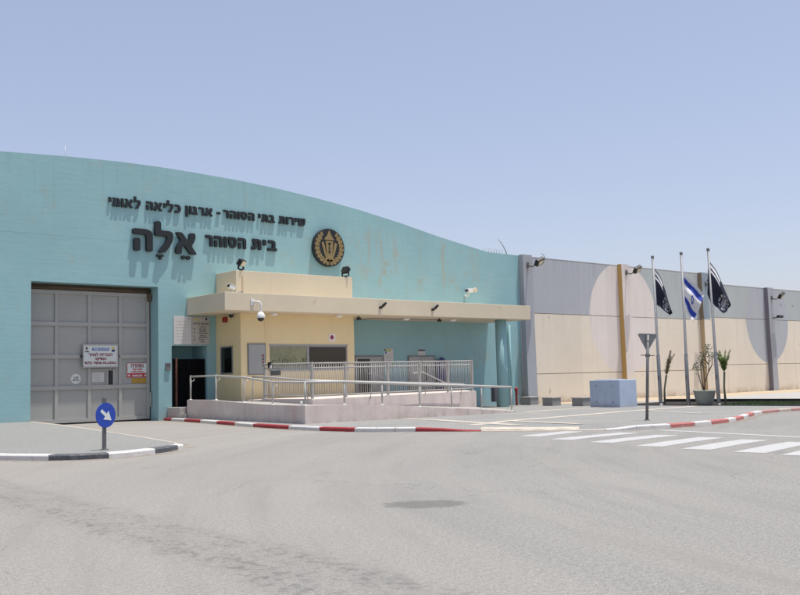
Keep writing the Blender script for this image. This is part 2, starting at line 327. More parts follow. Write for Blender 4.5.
# ------------------------------------------------------------------ mesh helpers
class MB:
    def __init__(s): s.v = []; s.f = []; s.mi = []; s.sm = []
    def add(s, vs, fs, mi=0, smooth=False):
        o = len(s.v); s.v += [Vector(p) for p in vs]
        for f in fs: s.f.append([i + o for i in f]); s.mi.append(mi); s.sm.append(smooth)
        return s
    def box(s, x0, x1, y0, y1, z0, z1, mi=0):
        return s.add([(x, y, z) for z in (z0, z1) for y in (y0, y1) for x in (x0, x1)],
              [(0, 2, 3, 1), (4, 5, 7, 6), (0, 1, 5, 4), (2, 6, 7, 3), (0, 4, 6, 2), (1, 3, 7, 5)], mi)
    def bbox(s, x0, x1, y0, y1, z0, z1, b=.02, mi=0, seg=2):
        bm = bmesh.new(); bmesh.ops.create_cube(bm, size=1)
        for v in bm.verts: v.co = Vector(((x0 + x1) / 2 + v.co.x * (x1 - x0), (y0 + y1) / 2 + v.co.y * (y1 - y0), (z0 + z1) / 2 + v.co.z * (z1 - z0)))
        bmesh.ops.bevel(bm, geom=bm.edges[:], offset=b, segments=seg, affect='EDGES', profile=.6)
        return s.frombm(bm, mi)
    def frombm(s, bm, mi=0, smooth=False):
        bm.verts.index_update(); s.add([v.co.copy() for v in bm.verts], [[v.index for v in f.verts] for f in bm.faces], mi, smooth); bm.free(); return s
    def tube(s, pts, r, n=10, mi=0, caps=True, smooth=True):
        pts = [Vector(p) for p in pts]; rr = r if isinstance(r, (list, tuple)) else [r] * len(pts)
        o = len(s.v); prev = None
        for i, p in enumerate(pts):
            t = (pts[min(i + 1, len(pts) - 1)] - pts[max(i - 1, 0)]).normalized()
            if prev is None: a = t.orthogonal().normalized()
            else: a = (prev - t * prev.dot(t)).normalized()
            prev = a; b = t.cross(a)
            for k in range(n):
                an = 2 * math.pi * k / n; s.v.append(p + (a * math.cos(an) + b * math.sin(an)) * rr[i])
        for i in range(len(pts) - 1):
            for k in range(n):
                s.f.append([o + i * n + k, o + i * n + (k + 1) % n, o + (i + 1) * n + (k + 1) % n, o + (i + 1) * n + k]); s.mi.append(mi); s.sm.append(smooth)
        if caps:
            s.f.append([o + k for k in reversed(range(n))]); s.f.append([o + (len(pts) - 1) * n + k for k in range(n)]); s.mi += [mi, mi]; s.sm += [False, False]
        return s
    def lathe(s, prof, n=24, mi=0, at=(0, 0, 0), smooth=True):
        o = len(s.v); at = Vector(at)
        for r, z in prof:
            for k in range(n): a = 2 * math.pi * k / n; s.v.append(at + Vector((r * math.cos(a), r * math.sin(a), z)))
        for i in range(len(prof) - 1):
            for k in range(n):
                s.f.append([o + i * n + k, o + i * n + (k + 1) % n, o + (i + 1) * n + (k + 1) % n, o + (i + 1) * n + k]); s.mi.append(mi); s.sm.append(smooth)
        s.f.append([o + k for k in reversed(range(n))]); s.f.append([o + (len(prof) - 1) * n + k for k in range(n)]); s.mi += [mi, mi]; s.sm += [False, False]
        return s
    def prism_xz(s, poly, y0, y1, mi=0):
        """outline in x,z, counter-clockwise seen from -Y, front face at y0"""
        n = len(poly); vs = [(x, y0, z) for x, z in poly] + [(x, y1, z) for x, z in poly]
        fs = [list(range(n)), list(reversed(range(n, 2 * n)))] + [(i, i + n, (i + 1) % n + n, (i + 1) % n) for i in range(n)]
        return s.add(vs, fs, mi)
    def prism_xy(s, poly, z0, z1, mi=0):
        n = len(poly); vs = [(x, y, z0(x, y) if callable(z0) else z0) for x, y in poly] + [(x, y, z1(x, y) if callable(z1) else z1) for x, y in poly]
        fs = [list(reversed(range(n))), list(range(n, 2 * n))] + [(i, (i + 1) % n, (i + 1) % n + n, i + n) for i in range(n)]
        return s.add(vs, fs, mi)
    def xf(s, mtx):
        s.v = [mtx @ v for v in s.v]; return s
def root_loc(o):
    while o.parent: o = o.parent
    return o.location
def mesh_of(name, mb, mats, shift=Vector((0, 0, 0)), fix=True):
    me = bpy.data.meshes.new(name); me.from_pydata([v - shift for v in mb.v], [], mb.f)
    for m_ in (mats if isinstance(mats, (list, tuple)) else [mats]): me.materials.append(M[m_] if isinstance(m_, str) else m_)
    me.polygons.foreach_set('material_index', mb.mi); me.polygons.foreach_set('use_smooth', mb.sm)
    if fix:
        bm = bmesh.new(); bm.from_mesh(me); bmesh.ops.recalc_face_normals(bm, faces=bm.faces[:]); bm.to_mesh(me); bm.free()
    me.update(); return me
def obj(name, mb, mats, parent=None, fix=True, origin=None):
    """world-coordinate mesh data; under a thing it is stored relative to that thing"""
    sh = root_loc(parent) if parent else (Vector(origin) if origin else Vector((0, 0, 0)))
    o = bpy.data.objects.new(name, mesh_of(name, mb, mats, sh, fix)); COL.objects.link(o)
    if parent: o.parent = parent
    elif origin: o.location = origin
    return o
def tag(o, label=None, cat=None, group=None, kind=None):
    if label: o['label'] = label
    if cat: o['category'] = cat
    if group: o['group'] = group
    if kind: o['kind'] = kind
    return o
def thing(name, label, cat, loc=(0, 0, 0), group=None, rz=0):
    o = bpy.data.objects.new(name, None); COL.objects.link(o); o.location = loc; o.rotation_euler = (0, 0, rz); o.empty_display_size = .3
    return tag(o, label, cat, group)
def struct(name, mb, mats, label=None, cat=None, fix=True):
    return tag(obj(name, mb, mats, None, fix), label, cat, None, 'structure')
def copy_tree(o, parent=None):
    c = o.copy(); COL.objects.link(c)
    if parent: c.parent = parent
    for ch in list(o.children): copy_tree(ch, c)
    return c
def text_mb(body, size, off=0.0, ext=.004, align='CENTER'):
    """lettering as mesh lying in x,z facing -Y, centred on the origin"""
    cu = bpy.data.curves.new('lettering', 'FONT'); cu.body = body; cu.size = size; cu.extrude = ext; cu.offset = off; cu.align_x = align; cu.align_y = 'CENTER'
    cu.resolution_u = 3
    t = bpy.data.objects.new('lettering', cu); COL.objects.link(t)
    dg = bpy.context.evaluated_depsgraph_get(); me = bpy.data.meshes.new_from_object(t.evaluated_get(dg))
    mb = MB().add([(v.co.x, -v.co.z, v.co.y) for v in me.vertices], [list(p.vertices) for p in me.polygons])
    bpy.data.objects.remove(t); bpy.data.curves.remove(cu); bpy.data.meshes.remove(me); return mb
def heb(s): return s[::-1]
def moved(mb, x, y, z): return mb.xf(Matrix.Translation((x, y, z)))

# ------------------------------------------------------------------ ground
def Rz(x): return -.35 * min(max((x - 20) / 26, 0), 1)
def sheet(poly, h, cuts=(20, 46), zf=Rz, grid=None):
    """flat polygon (x,y) filled, cut where the ground bends, laid h above the road surface"""
    bm = bmesh.new(); vs = [bm.verts.new((x, y, 0)) for x, y in poly]
    es = [bm.edges.new((vs[i], vs[(i + 1) % len(vs)])) for i in range(len(vs))]
    bmesh.ops.triangle_fill(bm, use_beauty=True, edges=es, normal=(0, 0, 1))
    for cx in cuts: bmesh.ops.bisect_plane(bm, geom=bm.verts[:] + bm.edges[:] + bm.faces[:], plane_co=(cx, 0, 0), plane_no=(1, 0, 0))
    for v in bm.verts: v.co.z = (zf(v.co.x) if zf else 0) + (h(v.co.x, v.co.y) if callable(h) else h)
    for f in bm.faces:
        if f.normal.z < 0: f.normal_flip()
    return MB().frombm(bm)
struct('ground', sheet([(-500, -500), (700, -500), (700, 700), (-500, 700)], -.08), 'sand', fix=False)
struct('road', sheet([(-80, -70), (260, -70), (260, 41.95), (60, 42.9), (15, 42.9), (-80, 42.9)], 0), 'asphalt', fix=False)
# pavement with its kerb: outer line (road side), kerb height above the road
KERB = [(21.72, 41.97, .13), (21.62, 41, .13), (21.35, 39.3, .13), (20.98, 37.2, .13), (20.5, 35, .13), (20.02, 32.8, .13), (19.63, 30.85, .13), (19.27, 28.3, .13), (19.08, 26, .13),
        (19.2, 24.4, .13), (19.45, 23.6, .13), (19.8, 22.95, .13), (20.2, 22.35, .13), (20.6, 21.7, .10), (21.0, 21.05, .05), (21.6, 20.35, .02), (22.4, 19.5, .015), (23.1, 18.5, .015), (23.5, 17.85, .02),
        (24.0, 17.4, .06), (24.5, 17.12, .12), (25.1, 16.95, .13), (25.9, 16.85, .13), (27.2, 16.9, .13), (28.5, 17.05, .13), (30.2, 17.4, .13), (31.6, 17.85, .13), (33.2, 18.45, .13),
        (35.3, 19.4, .13), (37.2, 20.2, .13), (39.3, 20.95, .13), (41, 21.3, .13), (42.4, 21.45, .13), (44, 21.55, .13), (46.5, 21.7, .13), (50, 21.85, .13), (56, 22.1, .13), (70, 22.5, .13), (110, 23.5, .13)]
def normals2(pts):
    out = []
    for i in range(len(pts)):
        a = Vector(pts[max(i - 1, 0)][:2]); b = Vector(pts[min(i + 1, len(pts) - 1)][:2]); d = (b - a).normalized(); out.append(Vector((-d.y, d.x)))
    return out
KN = normals2(KERB)
KW = .2
inner = [(p[0] + n.x * KW, p[1] + n.y * KW, p[2]) for p, n in zip(KERB, KN)]
inner2 = [(p[0] + n.x * 1.1, p[1] + n.y * 1.1, .13) for p, n in zip(KERB, KN)]
pv = MB()
for i in range(len(inner) - 1):
    q = [inner[i], inner[i + 1], inner2[i + 1], inner2[i]]
    pv.add([(x, y, Rz(x) + h) for x, y, h in q], [(0, 1, 2, 3)])
st = sheet([(x, y) for x, y, h in inner2] + [(110, 41.98), (46, 41.98), (22.8, 41.98)], .13)
pv.add(st.v, st.f)
struct('pavement', pv, 'paver', fix=True)
# painted kerbstones: (first index, last index, material) with fractional indices along the kerb line
def kerb_at(pts, t):
    i = min(int(t), len(pts) - 2); f = t - i
    return [pts[i][k] * (1 - f) + pts[i + 1][k] * f for k in range(3)]
def kerb_piece(name, pts, nrm, t0, t1, m, parent, width=KW, gap=.012):
    ts = [t0 + gap] + [i for i in range(int(t0) + 1, math.ceil(t1)) if t0 + gap < i < t1 - gap] + [t1 - gap]
    mb = MB(); rings = []
    for t in ts:
        x, y, h = kerb_at(pts, t); i = min(int(t), len(nrm) - 2); n = (nrm[i] * (1 - (t - i)) + nrm[i + 1] * (t - i)).normalized(); g = Rz(x)
        P = lambda o, z: (x + n.x * o, y + n.y * o, g + z)
        rings.append([P(0, -.1), P(.006, h - .03 if h > .05 else h * .4), P(.03, h), P(width, h + .006), P(width, -.1)])
    vs = [p for r_ in rings for p in r_]; fs = []
    for i in range(len(rings) - 1):
        for k in range(5): fs.append((i * 5 + k, i * 5 + (k + 1) % 5, (i + 1) * 5 + (k + 1) % 5, (i + 1) * 5 + k))
    fs += [(0, 1, 2, 3, 4), tuple(len(vs) - 5 + k for k in (4, 3, 2, 1, 0))]
    mb.add(vs, fs); return obj(name, mb, m, parent)
kb = thing('kerb', None, None); kb['kind'] = 'structure'
def t_at(px_pts): pass
segs = [(0, .95, 'kerb_red'), (.95, 2.0, 'kerb_white'), (2.0, 3.0, 'kerb_red'), (3.0, 4.0, 'kerb_white'), (4.0, 5.0, 'kerb_red'), (5.0, 6.0, 'kerb_white'), (6.0, 7.15, 'kerb_red'), (7.15, 8.05, 'kerb_white'),
        (8.05, 9.2, 'kerb_red'), (9.2, 10.2, 'kerb_white'), (10.2, 11.1, 'kerb_white'), (11.1, 12.0, 'kerb_white'), (12.0, 14.6, 'kerb_red'), (14.6, 18.4, 'kerb_plain'), (18.4, 20.0, 'kerb_white'), (20.0, 22.0, 'kerb_white'),
        (22.0, 23.15, 'kerb_faded_red'), (23.15, 24.1, 'kerb_white'), (24.1, 25.15, 'kerb_faded_red'), (25.15, 26.0, 'kerb_white'), (26.0, 27.0, 'kerb_faded_red'), (27.0, 28.0, 'kerb_white'), (28.0, 29.0, 'kerb_faded_red'),
        (29.0, 30.0, 'kerb_white'), (30.0, 31.4, 'kerb_pink'), (31.4, 32.4, 'kerb_plain'), (32.4, 33.6, 'kerb_pink'), (33.6, 34.6, 'kerb_plain'), (34.6, 35.4, 'kerb_pink'), (35.4, 38, 'kerb_plain')]
for a, b, m_ in segs: kerb_piece('kerbstone', KERB, KN, a, b, m_, kb)
def pave_h(x, y):
    '''height of the pavement above the road: dips towards the dropped kerb'''
    best = None
    for i in range(len(inner) - 1):
        for q in range(5):
            f = q / 5; a = [inner[i][k] * (1 - f) + inner[i + 1][k] * f for k in range(3)]; b = [inner2[i][k] * (1 - f) + inner2[i + 1][k] * f for k in range(3)]
            d = math.hypot(x - a[0], y - a[1])
            if best is None or d < best[0]: best = (d, a[2])
    w_ = min(1, best[0] / .9); return best[1] * (1 - w_) + .13 * w_
def dust_mat():
    k = NT('gutter_dust'); k.base(k.mix(k.ramp(k.noise(5, 4), .35, .65), (.40, .33, .25), (.30, .25, .2))); k.b.inputs['Roughness'].default_value = 1
    k.put(k.b.inputs['Alpha'], k.math('MULTIPLY', k.ramp(k.noise(2.2, 5, .75), .42, .62), .75)); return k.m
M['dust'] = dust_mat()
def dust_strip(pts, nrm, w0):
    mb = MB(); vs = []; rg = random.Random(8); fs = []; dense = []
    for i in range(len(pts) - 1):
        for q in range(8): f = q / 8; dense.append(([pts[i][k] * (1 - f) + pts[i + 1][k] * f for k in (0, 1)], nrm[i] * (1 - f) + nrm[i + 1] * f))
    for (x, y), n in dense:
        w = w0 * (.5 + rg.random())
        for o in (-w, .01): X = x + n.x * o; Y = y + n.y * o; vs.append((X, Y, Rz(X) + .004))
    mb.add(vs, [(2 * i, 2 * i + 2, 2 * i + 3, 2 * i + 1) for i in range(len(dense) - 1)]); return struct('gutter_dust', mb, 'dust')
dust_strip(KERB[:36], KN, .28)
# cream paving bands across the pavement
def band(pts, w, h=.137, name='paving_band'):
    n = normals2([(x, y, 0) for x, y in pts]); mb = MB(); hw = w / 2
    dense = []
    for i in range(len(pts) - 1):
        for k in range(6): f = k / 6; dense.append((pts[i][0] * (1 - f) + pts[i + 1][0] * f, pts[i][1] * (1 - f) + pts[i + 1][1] * f))
    dense.append(pts[-1]); n = normals2([(x, y, 0) for x, y in dense])
    vs = []
    for (x, y), k in zip(dense, n):
        for s in (-1, 1): X = x + k.x * hw * s; Y = y + k.y * hw * s; vs.append((X, Y, Rz(X) + pave_h(X, Y) + h - .13))
    mb.add(vs, [(2 * i, 2 * i + 2, 2 * i + 3, 2 * i + 1) for i in range(len(dense) - 1)])
    return struct(name, mb, 'cream_paver')
band([(22.3, 21.9), (26, 23.5), (29.7, 24.35), (36, 26.05), (40.8, 27.15), (46.3, 28.4)], .5)
band([(25.5, 28.9), (25.2, 26.7), (24.3, 24.4), (23.6, 22.4), (23.0, 20.6)], .5, .141)
band([(25.6, 23.3), (25.2, 22.0), (24.8, 20.6), (24.5, 19.2)], .45, .145)
band([(34.5, 30.4), (38.8, 31.7), (42.9, 32.4)], .45)
band([(38.0, 26.2), (36.5, 23.6), (35.0, 21.2)], .35, .141)
band([(21.75, 21.0), (22.3, 20.35), (22.95, 19.5), (23.6, 18.6)], .5, .137)
# sand along the wall, pale path, planting bed
struct('sand_strip', sheet([(49, 41.97), (49, 39.4), (52.6, 36.8), (110, 36.8), (110, 41.97)], .135), 'sand', fix=False)
struct('path', sheet([(52.4, 36.8), (52.4, 25.6), (58, 25.4), (110, 27), (110, 36.8)], .134), 'path', fix=False)
struct('sand_verge', sheet([(52.2, 27.6), (52.2, 24.3), (60, 23.6), (110, 25), (110, 29), (60, 28.6)], .139), 'sand', fix=False)
bed = sheet([(47.0, 34.2), (46.9, 23.0), (52.2, 22.9), (52.3, 34.4)], .15)
struct('planting_bed', bed, 'soil', fix=False)
be = thing('bed_strip', 'low black edging round the flag bed by the wall', 'strip', (47, 28, -.22))  # low black strips along the near and far sides of the bed
for x0, x1, y0, y1 in ((46.72, 46.82, 22.9, 34.3), (52.3, 52.4, 22.9, 34.4)): obj('black_strip', MB().bbox(x0, x1, y0, y1, -.3, -.03 if x0 > 50 else -.17, .01), 'black', be)
gm = MB(); rg = random.Random(3)
for i in range(5200):
    x = rg.uniform(47.6, 51.6); y = rg.uniform(22.95, 28.2)
    if abs(y - 26) > 2.4 + math.sin(x * 4) * .3: continue
    a = rg.uniform(0, 6.28); h = rg.uniform(.05, .13); w = .012; d = Vector((math.cos(a), math.sin(a), 0)); p = Vector((x, y, -.2)); l = Vector((rg.uniform(-.04, .04), rg.uniform(-.04, .04), h))
    gm.add([p - d * w, p + d * w, p + l], [(0, 1, 2)])
tag(obj('grass', gm, 'grass', fix=False), 'short green grass in the planting bed by the right kerb', 'grass', kind='stuff')

# road paint
def stripe(ax, ay, bx, by, w, name, h=.004):
    a = Vector((ax, ay)); b = Vector((bx, by)); d = (b - a).normalized(); n = Vector((-d.y, d.x)) * w / 2; mb = MB(); N = 8; vs = []
    for i in range(N + 1):
        p = a + (b - a) * i / N
        for s in (-1, 1): q = p + n * s; vs.append((q.x, q.y, Rz(q.x) + h))
    mb.add(vs, [(2 * i, 2 * i + 2, 2 * i + 3, 2 * i + 1) for i in range(N)]); return struct(name, mb, 'road_white')
ZS = [((19.95, 17.45), (22.75, 18.1)), ((19.27, 15.78), (22.88, 16.22)), ((18.87, 14.25), (22.3, 14.62)), ((18.4, 12.57), (21.9, 13.08)), ((18.13, 11.23), (21.52, 11.7)), ((17.93, 9.9), (21.2, 10.38)), ((17.75, 8.8), (20.9, 9.25)), ((17.6, 7.5), (20.7, 7.95)), ((17.4, 6.2), (20.5, 6.65))]
for a, b in ZS: stripe(*a, *b, .66, 'crossing_stripe')
stripe(24.6, 16.35, 21.2, 5.2, .3, 'stop_line')
# traffic island on the left
ISL = [(7.3, 42.0, .24), (7.25, 33, .18), (7.3, 27, .13), (7.5, 24.8, .13), (7.85, 23.2, .13), (8.46, 21.95, .13), (9.0, 21.45, .13), (9.58, 21.2, .13), (10.2, 21.25, .13), (10.9, 21.52, .13), (11.45, 21.85, .13), (11.95, 22.3, .12), (12.35, 22.75, .10), (12.62, 23.25, .07), (12.85, 24.3, .09),
       (13.3, 26.6, .11), (13.9, 30, .13), (14.5, 33.6, .16), (15.1, 37.5, .2), (15.55, 41.98, .24)]
IN = normals2(ISL)
zi = lambda x, y: .12 + .12 * max(0, (y - 24)) / 18
ii = [(p[0] + n.x * .24, p[1] + n.y * .24) for p, n in zip(ISL, IN)]
struct('traffic_island', sheet(ii + [(15.2, 42.9), (7.5, 42.9)], lambda x, y: min(zi(x, y), .25) - .002, cuts=(), zf=None), 'island', fix=False)
ik = thing('island_kerb', None, None); ik['kind'] = 'structure'
dust_strip(ISL, IN, .3)
for a, b, m_ in ((0, 1, 'kerb_white'), (1, 2, 'kerb_black'), (2, 3.2, 'kerb_white'), (3.2, 3.7, 'kerb_black'), (3.7, 5.0, 'kerb_white'), (5.0, 7.0, 'kerb_black'), (7.0, 9.05, 'kerb_white'), (9.05, 11.0, 'kerb_black'), (11.0, 13.1, 'kerb_white'), (13.1, 16, 'kerb_plain'), (16, 19, 'kerb_plain')):
    kerb_piece('kerbstone', ISL, IN, a, b, m_, ik, .26)

# ------------------------------------------------------------------ the building
YF = 42.0
bld = thing('gate_building', 'long teal gate building with arched roofline and beige entrance canopy', 'building', (30, YF, 0))
ROOF = [(-6, 9.6), (-2, 10.3), (4, 11.15), (9, 11.7), (14, 12.02), (17, 12.2), (19.5, 12.29), (21.6, 12.3), (23.8, 12.25), (26.15, 12.16), (28.6, 12.0), (31.3, 11.74), (34.1, 11.4), (37.2, 10.92), (40.45, 10.33), (43.06, 9.93), (44.7, 9.69), (47.62, 9.66)]
def roof_at(x):
    for (a, za), (b, zb) in zip(ROOF, ROOF[1:]):
        if a <= x <= b: return za + (zb - za) * (x - a) / (b - a)
GX0, GX1, GZ = 15.4, 21.48, 6.4           # gate opening
AX0, AX1, AZ = 22.18, 24.13, 3.56         # alcove opening
fw = MB()
T = .4
def wall_piece(x0, x1, z0, z1=None):
    """front wall block; z1 None means up to the roofline"""
    if z1 is None:
        xs = [x0] + [x for x, _ in ROOF if x0 < x < x1] + [x1]
        top = []
        for a, b in zip(xs, xs[1:]):
            for k in range(3): top.append(a + (b - a) * k / 3)
        top.append(x1)
        fw.prism_xz([(x0, z0)] + [(x1, z0)] + [(x, roof_at(x)) for x in reversed(top)], YF, YF + T)
    else: fw.box(x0, x1, YF, YF + T, z0, z1)
wall_piece(-6, GX0, -.5); wall_piece(GX0, GX1, GZ); wall_piece(GX1, AX0, -.5); wall_piece(AX0, AX1, AZ); wall_piece(AX1, 47.62, -.6)
# smooth welded front: merge coincident edges
obj('front_wall', fw, 'facade', bld)
rv = MB()
rv.box(GX0 - .3, GX0, YF + T, YF + 1.4, -.3, GZ + .3); rv.box(GX1, GX1 + .3, YF + T, YF + 1.4, -.3, GZ + .3); rv.box(GX0, GX1, YF + T, YF + 1.4, GZ, GZ + .3)
rv.box(AX0 - .2, AX0, YF + T, YF + 1.5, -.3, AZ + .2); rv.box(AX1, AX1 + .2, YF + T, YF + 1.5, -.3, AZ + .2); rv.box(AX0, AX1, YF + T, YF + 1.5, AZ, AZ + .2); rv.box(AX0, AX1, YF + 1.5, YF + 1.7, -.3, AZ + .2)
obj('reveal', rv, 'teal', bld)
rs = MB(); n = len(ROOF)
rs.add([(x, YF + T, z - .35) for x, z in ROOF] + [(x, YF + 26, z - .35) for x, z in ROOF] + [(x, YF + 26, -.5) for x, z in ROOF] , [(i, i + 1, n + i + 1, n + i) for i in range(n - 1)] + [(n + i, n + i + 1, 2 * n + i + 1, 2 * n + i) for i in range(n - 1)])
obj('roof', rs, 'concrete', bld, fix=False)
for x0 in (-6, 47.22): obj('side_wall', MB().box(x0, x0 + .4, YF + T, YF + 26, -.5, 9.3), 'teal', bld)
# canopy
CX0, CX1, CY0, CZ0, CZ1 = 23.02, 44.5, 38.42, 5.07, 5.92
obj('canopy', MB().bbox(CX0, CX1, CY0, YF - .003, CZ0, CZ1, .018), 'beige', bld)
can = bld.children[-1] if bld.children[-1].name.startswith('canopy') else [c for c in bld.children if c.name.startswith('canopy')][0]
obj('parapet_block', MB().bbox(24.67, 31.93, 40.1, YF - .003, CZ1 + .003, 7.2, .018), 'beige', bld)
for x, y in ((26.3, 39.25), (30.3, 39.2), (35.6, 39.9), (39.1, 39.7)):
    l = obj('soffit_light', MB().lathe([(.19, 0), (.2, -.03), (.17, -.1), (.1, -.13)], 18, at=(x, y, CZ0 - .002)), 'white', can)
obj('conduit', MB().tube([(33.6, 40.6, CZ0 - .03), (38.3, 40.1, CZ0 - .03)], .022).tube([(33.6, 40.6, CZ0 - .03), (33.6, 41.9, CZ0 - .03)], .022), 'bench_grey', can)
obj('downpipe_slot', MB().box(25.0, 25.07, 40.085, 40.103, 6.05, 6.95), 'pilaster_tan', bld)
# round column and pipe
obj('column', MB().lathe([(.34, -.4), (.34, 5.065)], 32, at=(42.62, 39.2, 0)), 'teal', bld)
obj('downpipe', MB().tube([(46.35, 41.88, -.3), (46.35, 41.88, 5.0)], .06), 'teal', bld)
# booth
booth = obj('guard_booth', MB(), 'sand_paint', bld)
BX0, BX1, BY = 24.64, 31.69, 39.74
bm_ = MB()
WX0, WX1, WZ0, WZ1 = 26.32, 31.22, 2.27, 3.5
bm_.box(BX0, 26.12, BY - .06, YF - .01, -.3, CZ0 - .004)                       # corner pier
SY0, SY1, SZ0, SZ1 = 40.4, 41.54, 2.13, 3.5
bm_.box(26.12, 26.15, BY + .04, BY + .3, -.3, CZ0 - .004); bm_.box(26.15, WX0, BY, BY + .3, -.3, CZ0 - .004); bm_.box(WX1, BX1, BY, BY + .3, -.3, CZ0 - .004)
bm_.box(WX0, WX1, BY, BY + .3, -.3, WZ0); bm_.box(WX0, WX1, BY, BY + .3, WZ1, CZ0 - .004)
bm_.box(BX1 - .3, BX1, BY + .3, YF - .01, -.3, CZ0 - .004)
bm_.box(BX0 - .015, BX0 + .13, BY - .085, BY - .062, -.3, CZ0 - .006); bm_.box(BX0 - .02, BX0 - .002, BY - .06, BY + .1, -.3, CZ0 - .006); bm_.box(26.03, 26.135, BY - .08, BY - .062, -.3, CZ0 - .006)
# pier's left face carries the side window opening: build it as a frame sleeve standing 2 cm proud
booth.data = mesh_of('guard_booth', bm_, 'sand_paint', root_loc(bld))
w = obj('window', MB().box(WX0, WX0 + .06, BY + .04, BY + .12, WZ0, WZ1).box(WX1 - .07, WX1, BY + .04, BY + .12, WZ0, WZ1).box(WX0 + .06, WX1 - .07, BY + .04, BY + .12, WZ1 - .07, WZ1).box(WX0 + .06, WX1 - .07, BY + .04, BY + .12, WZ0, WZ0 + .07).box(28.62, 28.76, BY + .04, BY + .12, WZ0 + .07, WZ1 - .07), 'frame', bld)
obj('pane', MB().box(WX0 + .06, 28.62, BY + .07, BY + .09, WZ0 + .07, WZ1 - .07), 'glass_green', w)
obj('pane', MB().box(28.76, WX1 - .07, BY + .07, BY + .09, WZ0 + .07, WZ1 - .07), 'glass_dark', w)
obj('window_trim', MB().box(WX0 - .05, WX1 + .05, BY - .02, BY - .002, WZ1, WZ1 + .05).box(WX0 - .05, WX1 + .05, BY - .05, BY - .002, WZ0 - .06, WZ0), 'panel_grey', w)
w = obj('window', MB().box(BX0 - .04, BX0 - .002, SY0, SY0 + .07, SZ0, SZ1).box(BX0 - .04, BX0 - .002, SY1 - .07, SY1, SZ0, SZ1).box(BX0 - .04, BX0 - .002, SY0 + .07, SY1 - .07, SZ1 - .07, SZ1).box(BX0 - .04, BX0 - .002, SY0 + .07, SY1 - .07, SZ0, SZ0 + .07), 'frame', bld)
obj('pane', MB().box(BX0 - .02, BX0 - .003, SY0 + .07, SY1 - .07, SZ0 + .07, SZ1 - .07), 'glass_black', w)
obj('window_trim', MB().box(BX0 - .06, BX0 - .003, SY0 - .1, SY1 + .1, SZ1 + .003, SZ1 + .07).box(BX0 - .06, BX0 - .003, SY1 + .003, SY1 + .1, SZ0, SZ1), 'sand_paint', w)
# grey cabinet on booth front
cab = thing('electric_cabinet', 'flat grey electric cabinet with red switches on the booth pier', 'cabinet', (25.5, BY - .06, 2.8))
obj('cabinet_door', MB().bbox(25.06, 25.98, BY - .12, BY - .062, 2.1, 3.53, .012), 'panel_grey', cab)
obj('cabinet_frame', MB().box(25.0, 25.06, BY - .105, BY - .063, 2.05, 3.58).box(25.98, 26.04, BY - .105, BY - .063, 2.05, 3.58).box(25.06, 25.98, BY - .105, BY - .063, 3.53, 3.58).box(25.06, 25.98, BY - .105, BY - .063, 2.05, 2.1), 'grey_metal', cab)
for z, m_ in ((2.98, 'hydrant'), (2.82, 'text_dark'), (2.66, 'hydrant'), (2.5, 'text_dark')): obj('switch', MB().bbox(25.82, 25.9, BY - .145, BY - .121, z - .05, z + .05, .006), m_, cab)
# doors in the shaded back wall
def door(x0, x1, z0, z1, leaves):
    d = obj('door', MB(), 'door_grey', bld); y = YF - .003; mb = MB()
    mb.box(x0, x0 + .1, y - .06, y, z0, z1).box(x1 - .1, x1, y - .06, y, z0, z1).box(x0 + .1, x1 - .1, y - .06, y, z1 - .1, z1)
    for a, b in leaves: mb.box(x0 + .1 + a, x0 + .1 + b - .012, y - .035, y, z0, z1 - .1)
    d.data = mesh_of('door', mb, 'door_grey', root_loc(bld)); return d
d1 = door(33.55, 35.5, .88, 2.96, [(.95, 1.35), (1.35, 1.75)])
obj('pane', MB().box(33.68, 34.55, 41.955, 41.98, .9, 2.84), 'glass_black', d1)
obj('door_frame', MB().box(33.47, 33.55, 41.93, 41.996, .88, 3.04).box(35.5, 35.58, 41.93, 41.996, .88, 3.04).box(33.55, 35.5, 41.93, 41.996, 2.963, 3.04), 'grey_metal', d1)
d2 = door(37.57, 39.6, .88, 2.94, [(0, .91), (.92, 1.83)])
for x in (38.4, 38.82): obj('pane', MB().box(x, x + .16, 41.94, 41.958, 1.5, 2.5), 'glass_black', d2)
obj('door_frame', MB().box(37.49, 37.57, 41.93, 41.996, .88, 3.02).box(39.6, 39.68, 41.93, 41.996, .88, 3.02).box(37.57, 39.6, 41.93, 41.996, 2.943, 3.02), 'grey_metal', d2)

# sliding gate as a part of the building
GY = 42.82
gate = obj('sliding_gate', MB().box(GX0 + .02, GX1 - .06, GY + .03, GY + .14, .07, 6.13), 'gate', bld)
for x in (16.85, 18.4, 19.92): obj('rib', MB().bbox(x - .08, x + .08, GY - .04, GY + .028, .075, 6.12, .01), 'gate_rib', gate)
for z in (4.58, 3.08, 1.66): obj('rail', MB().bbox(GX0 + .03, GX1 - .07, GY - .055, GY - .042, z - .09, z + .09, .004).box(GX0 + .03, GX1 - .07, GY - .04, GY + .028, z - .088, z + .088), 'gate_rib', gate)
obj('border', MB().box(GX0 + .03, GX0 + .12, GY - .045, GY + .028, .075, 6.12).box(GX1 - .22, GX1 - .07, GY - .045, GY + .028, .075, 6.12).box(GX0 + .12, GX1 - .22, GY - .045, GY + .028, 5.95, 6.12).box(GX0 + .12, GX1 - .22, GY - .045, GY + .028, .075, .25), 'gate_rib', gate)
obj('hinge', MB().bbox(GX1 - .1, GX1 - .012, GY - .14, GY - .05, .65, 1.35, .01).tube([(GX1 - .06, GY - .16, .7), (GX1 - .06, GY - .16, 1.3)], .03), 'gate_rib', gate)
obj('view_slot', MB().box(19.34, 19.54, GY + .0, GY + .026, 1.77, 2.42), 'black', gate)
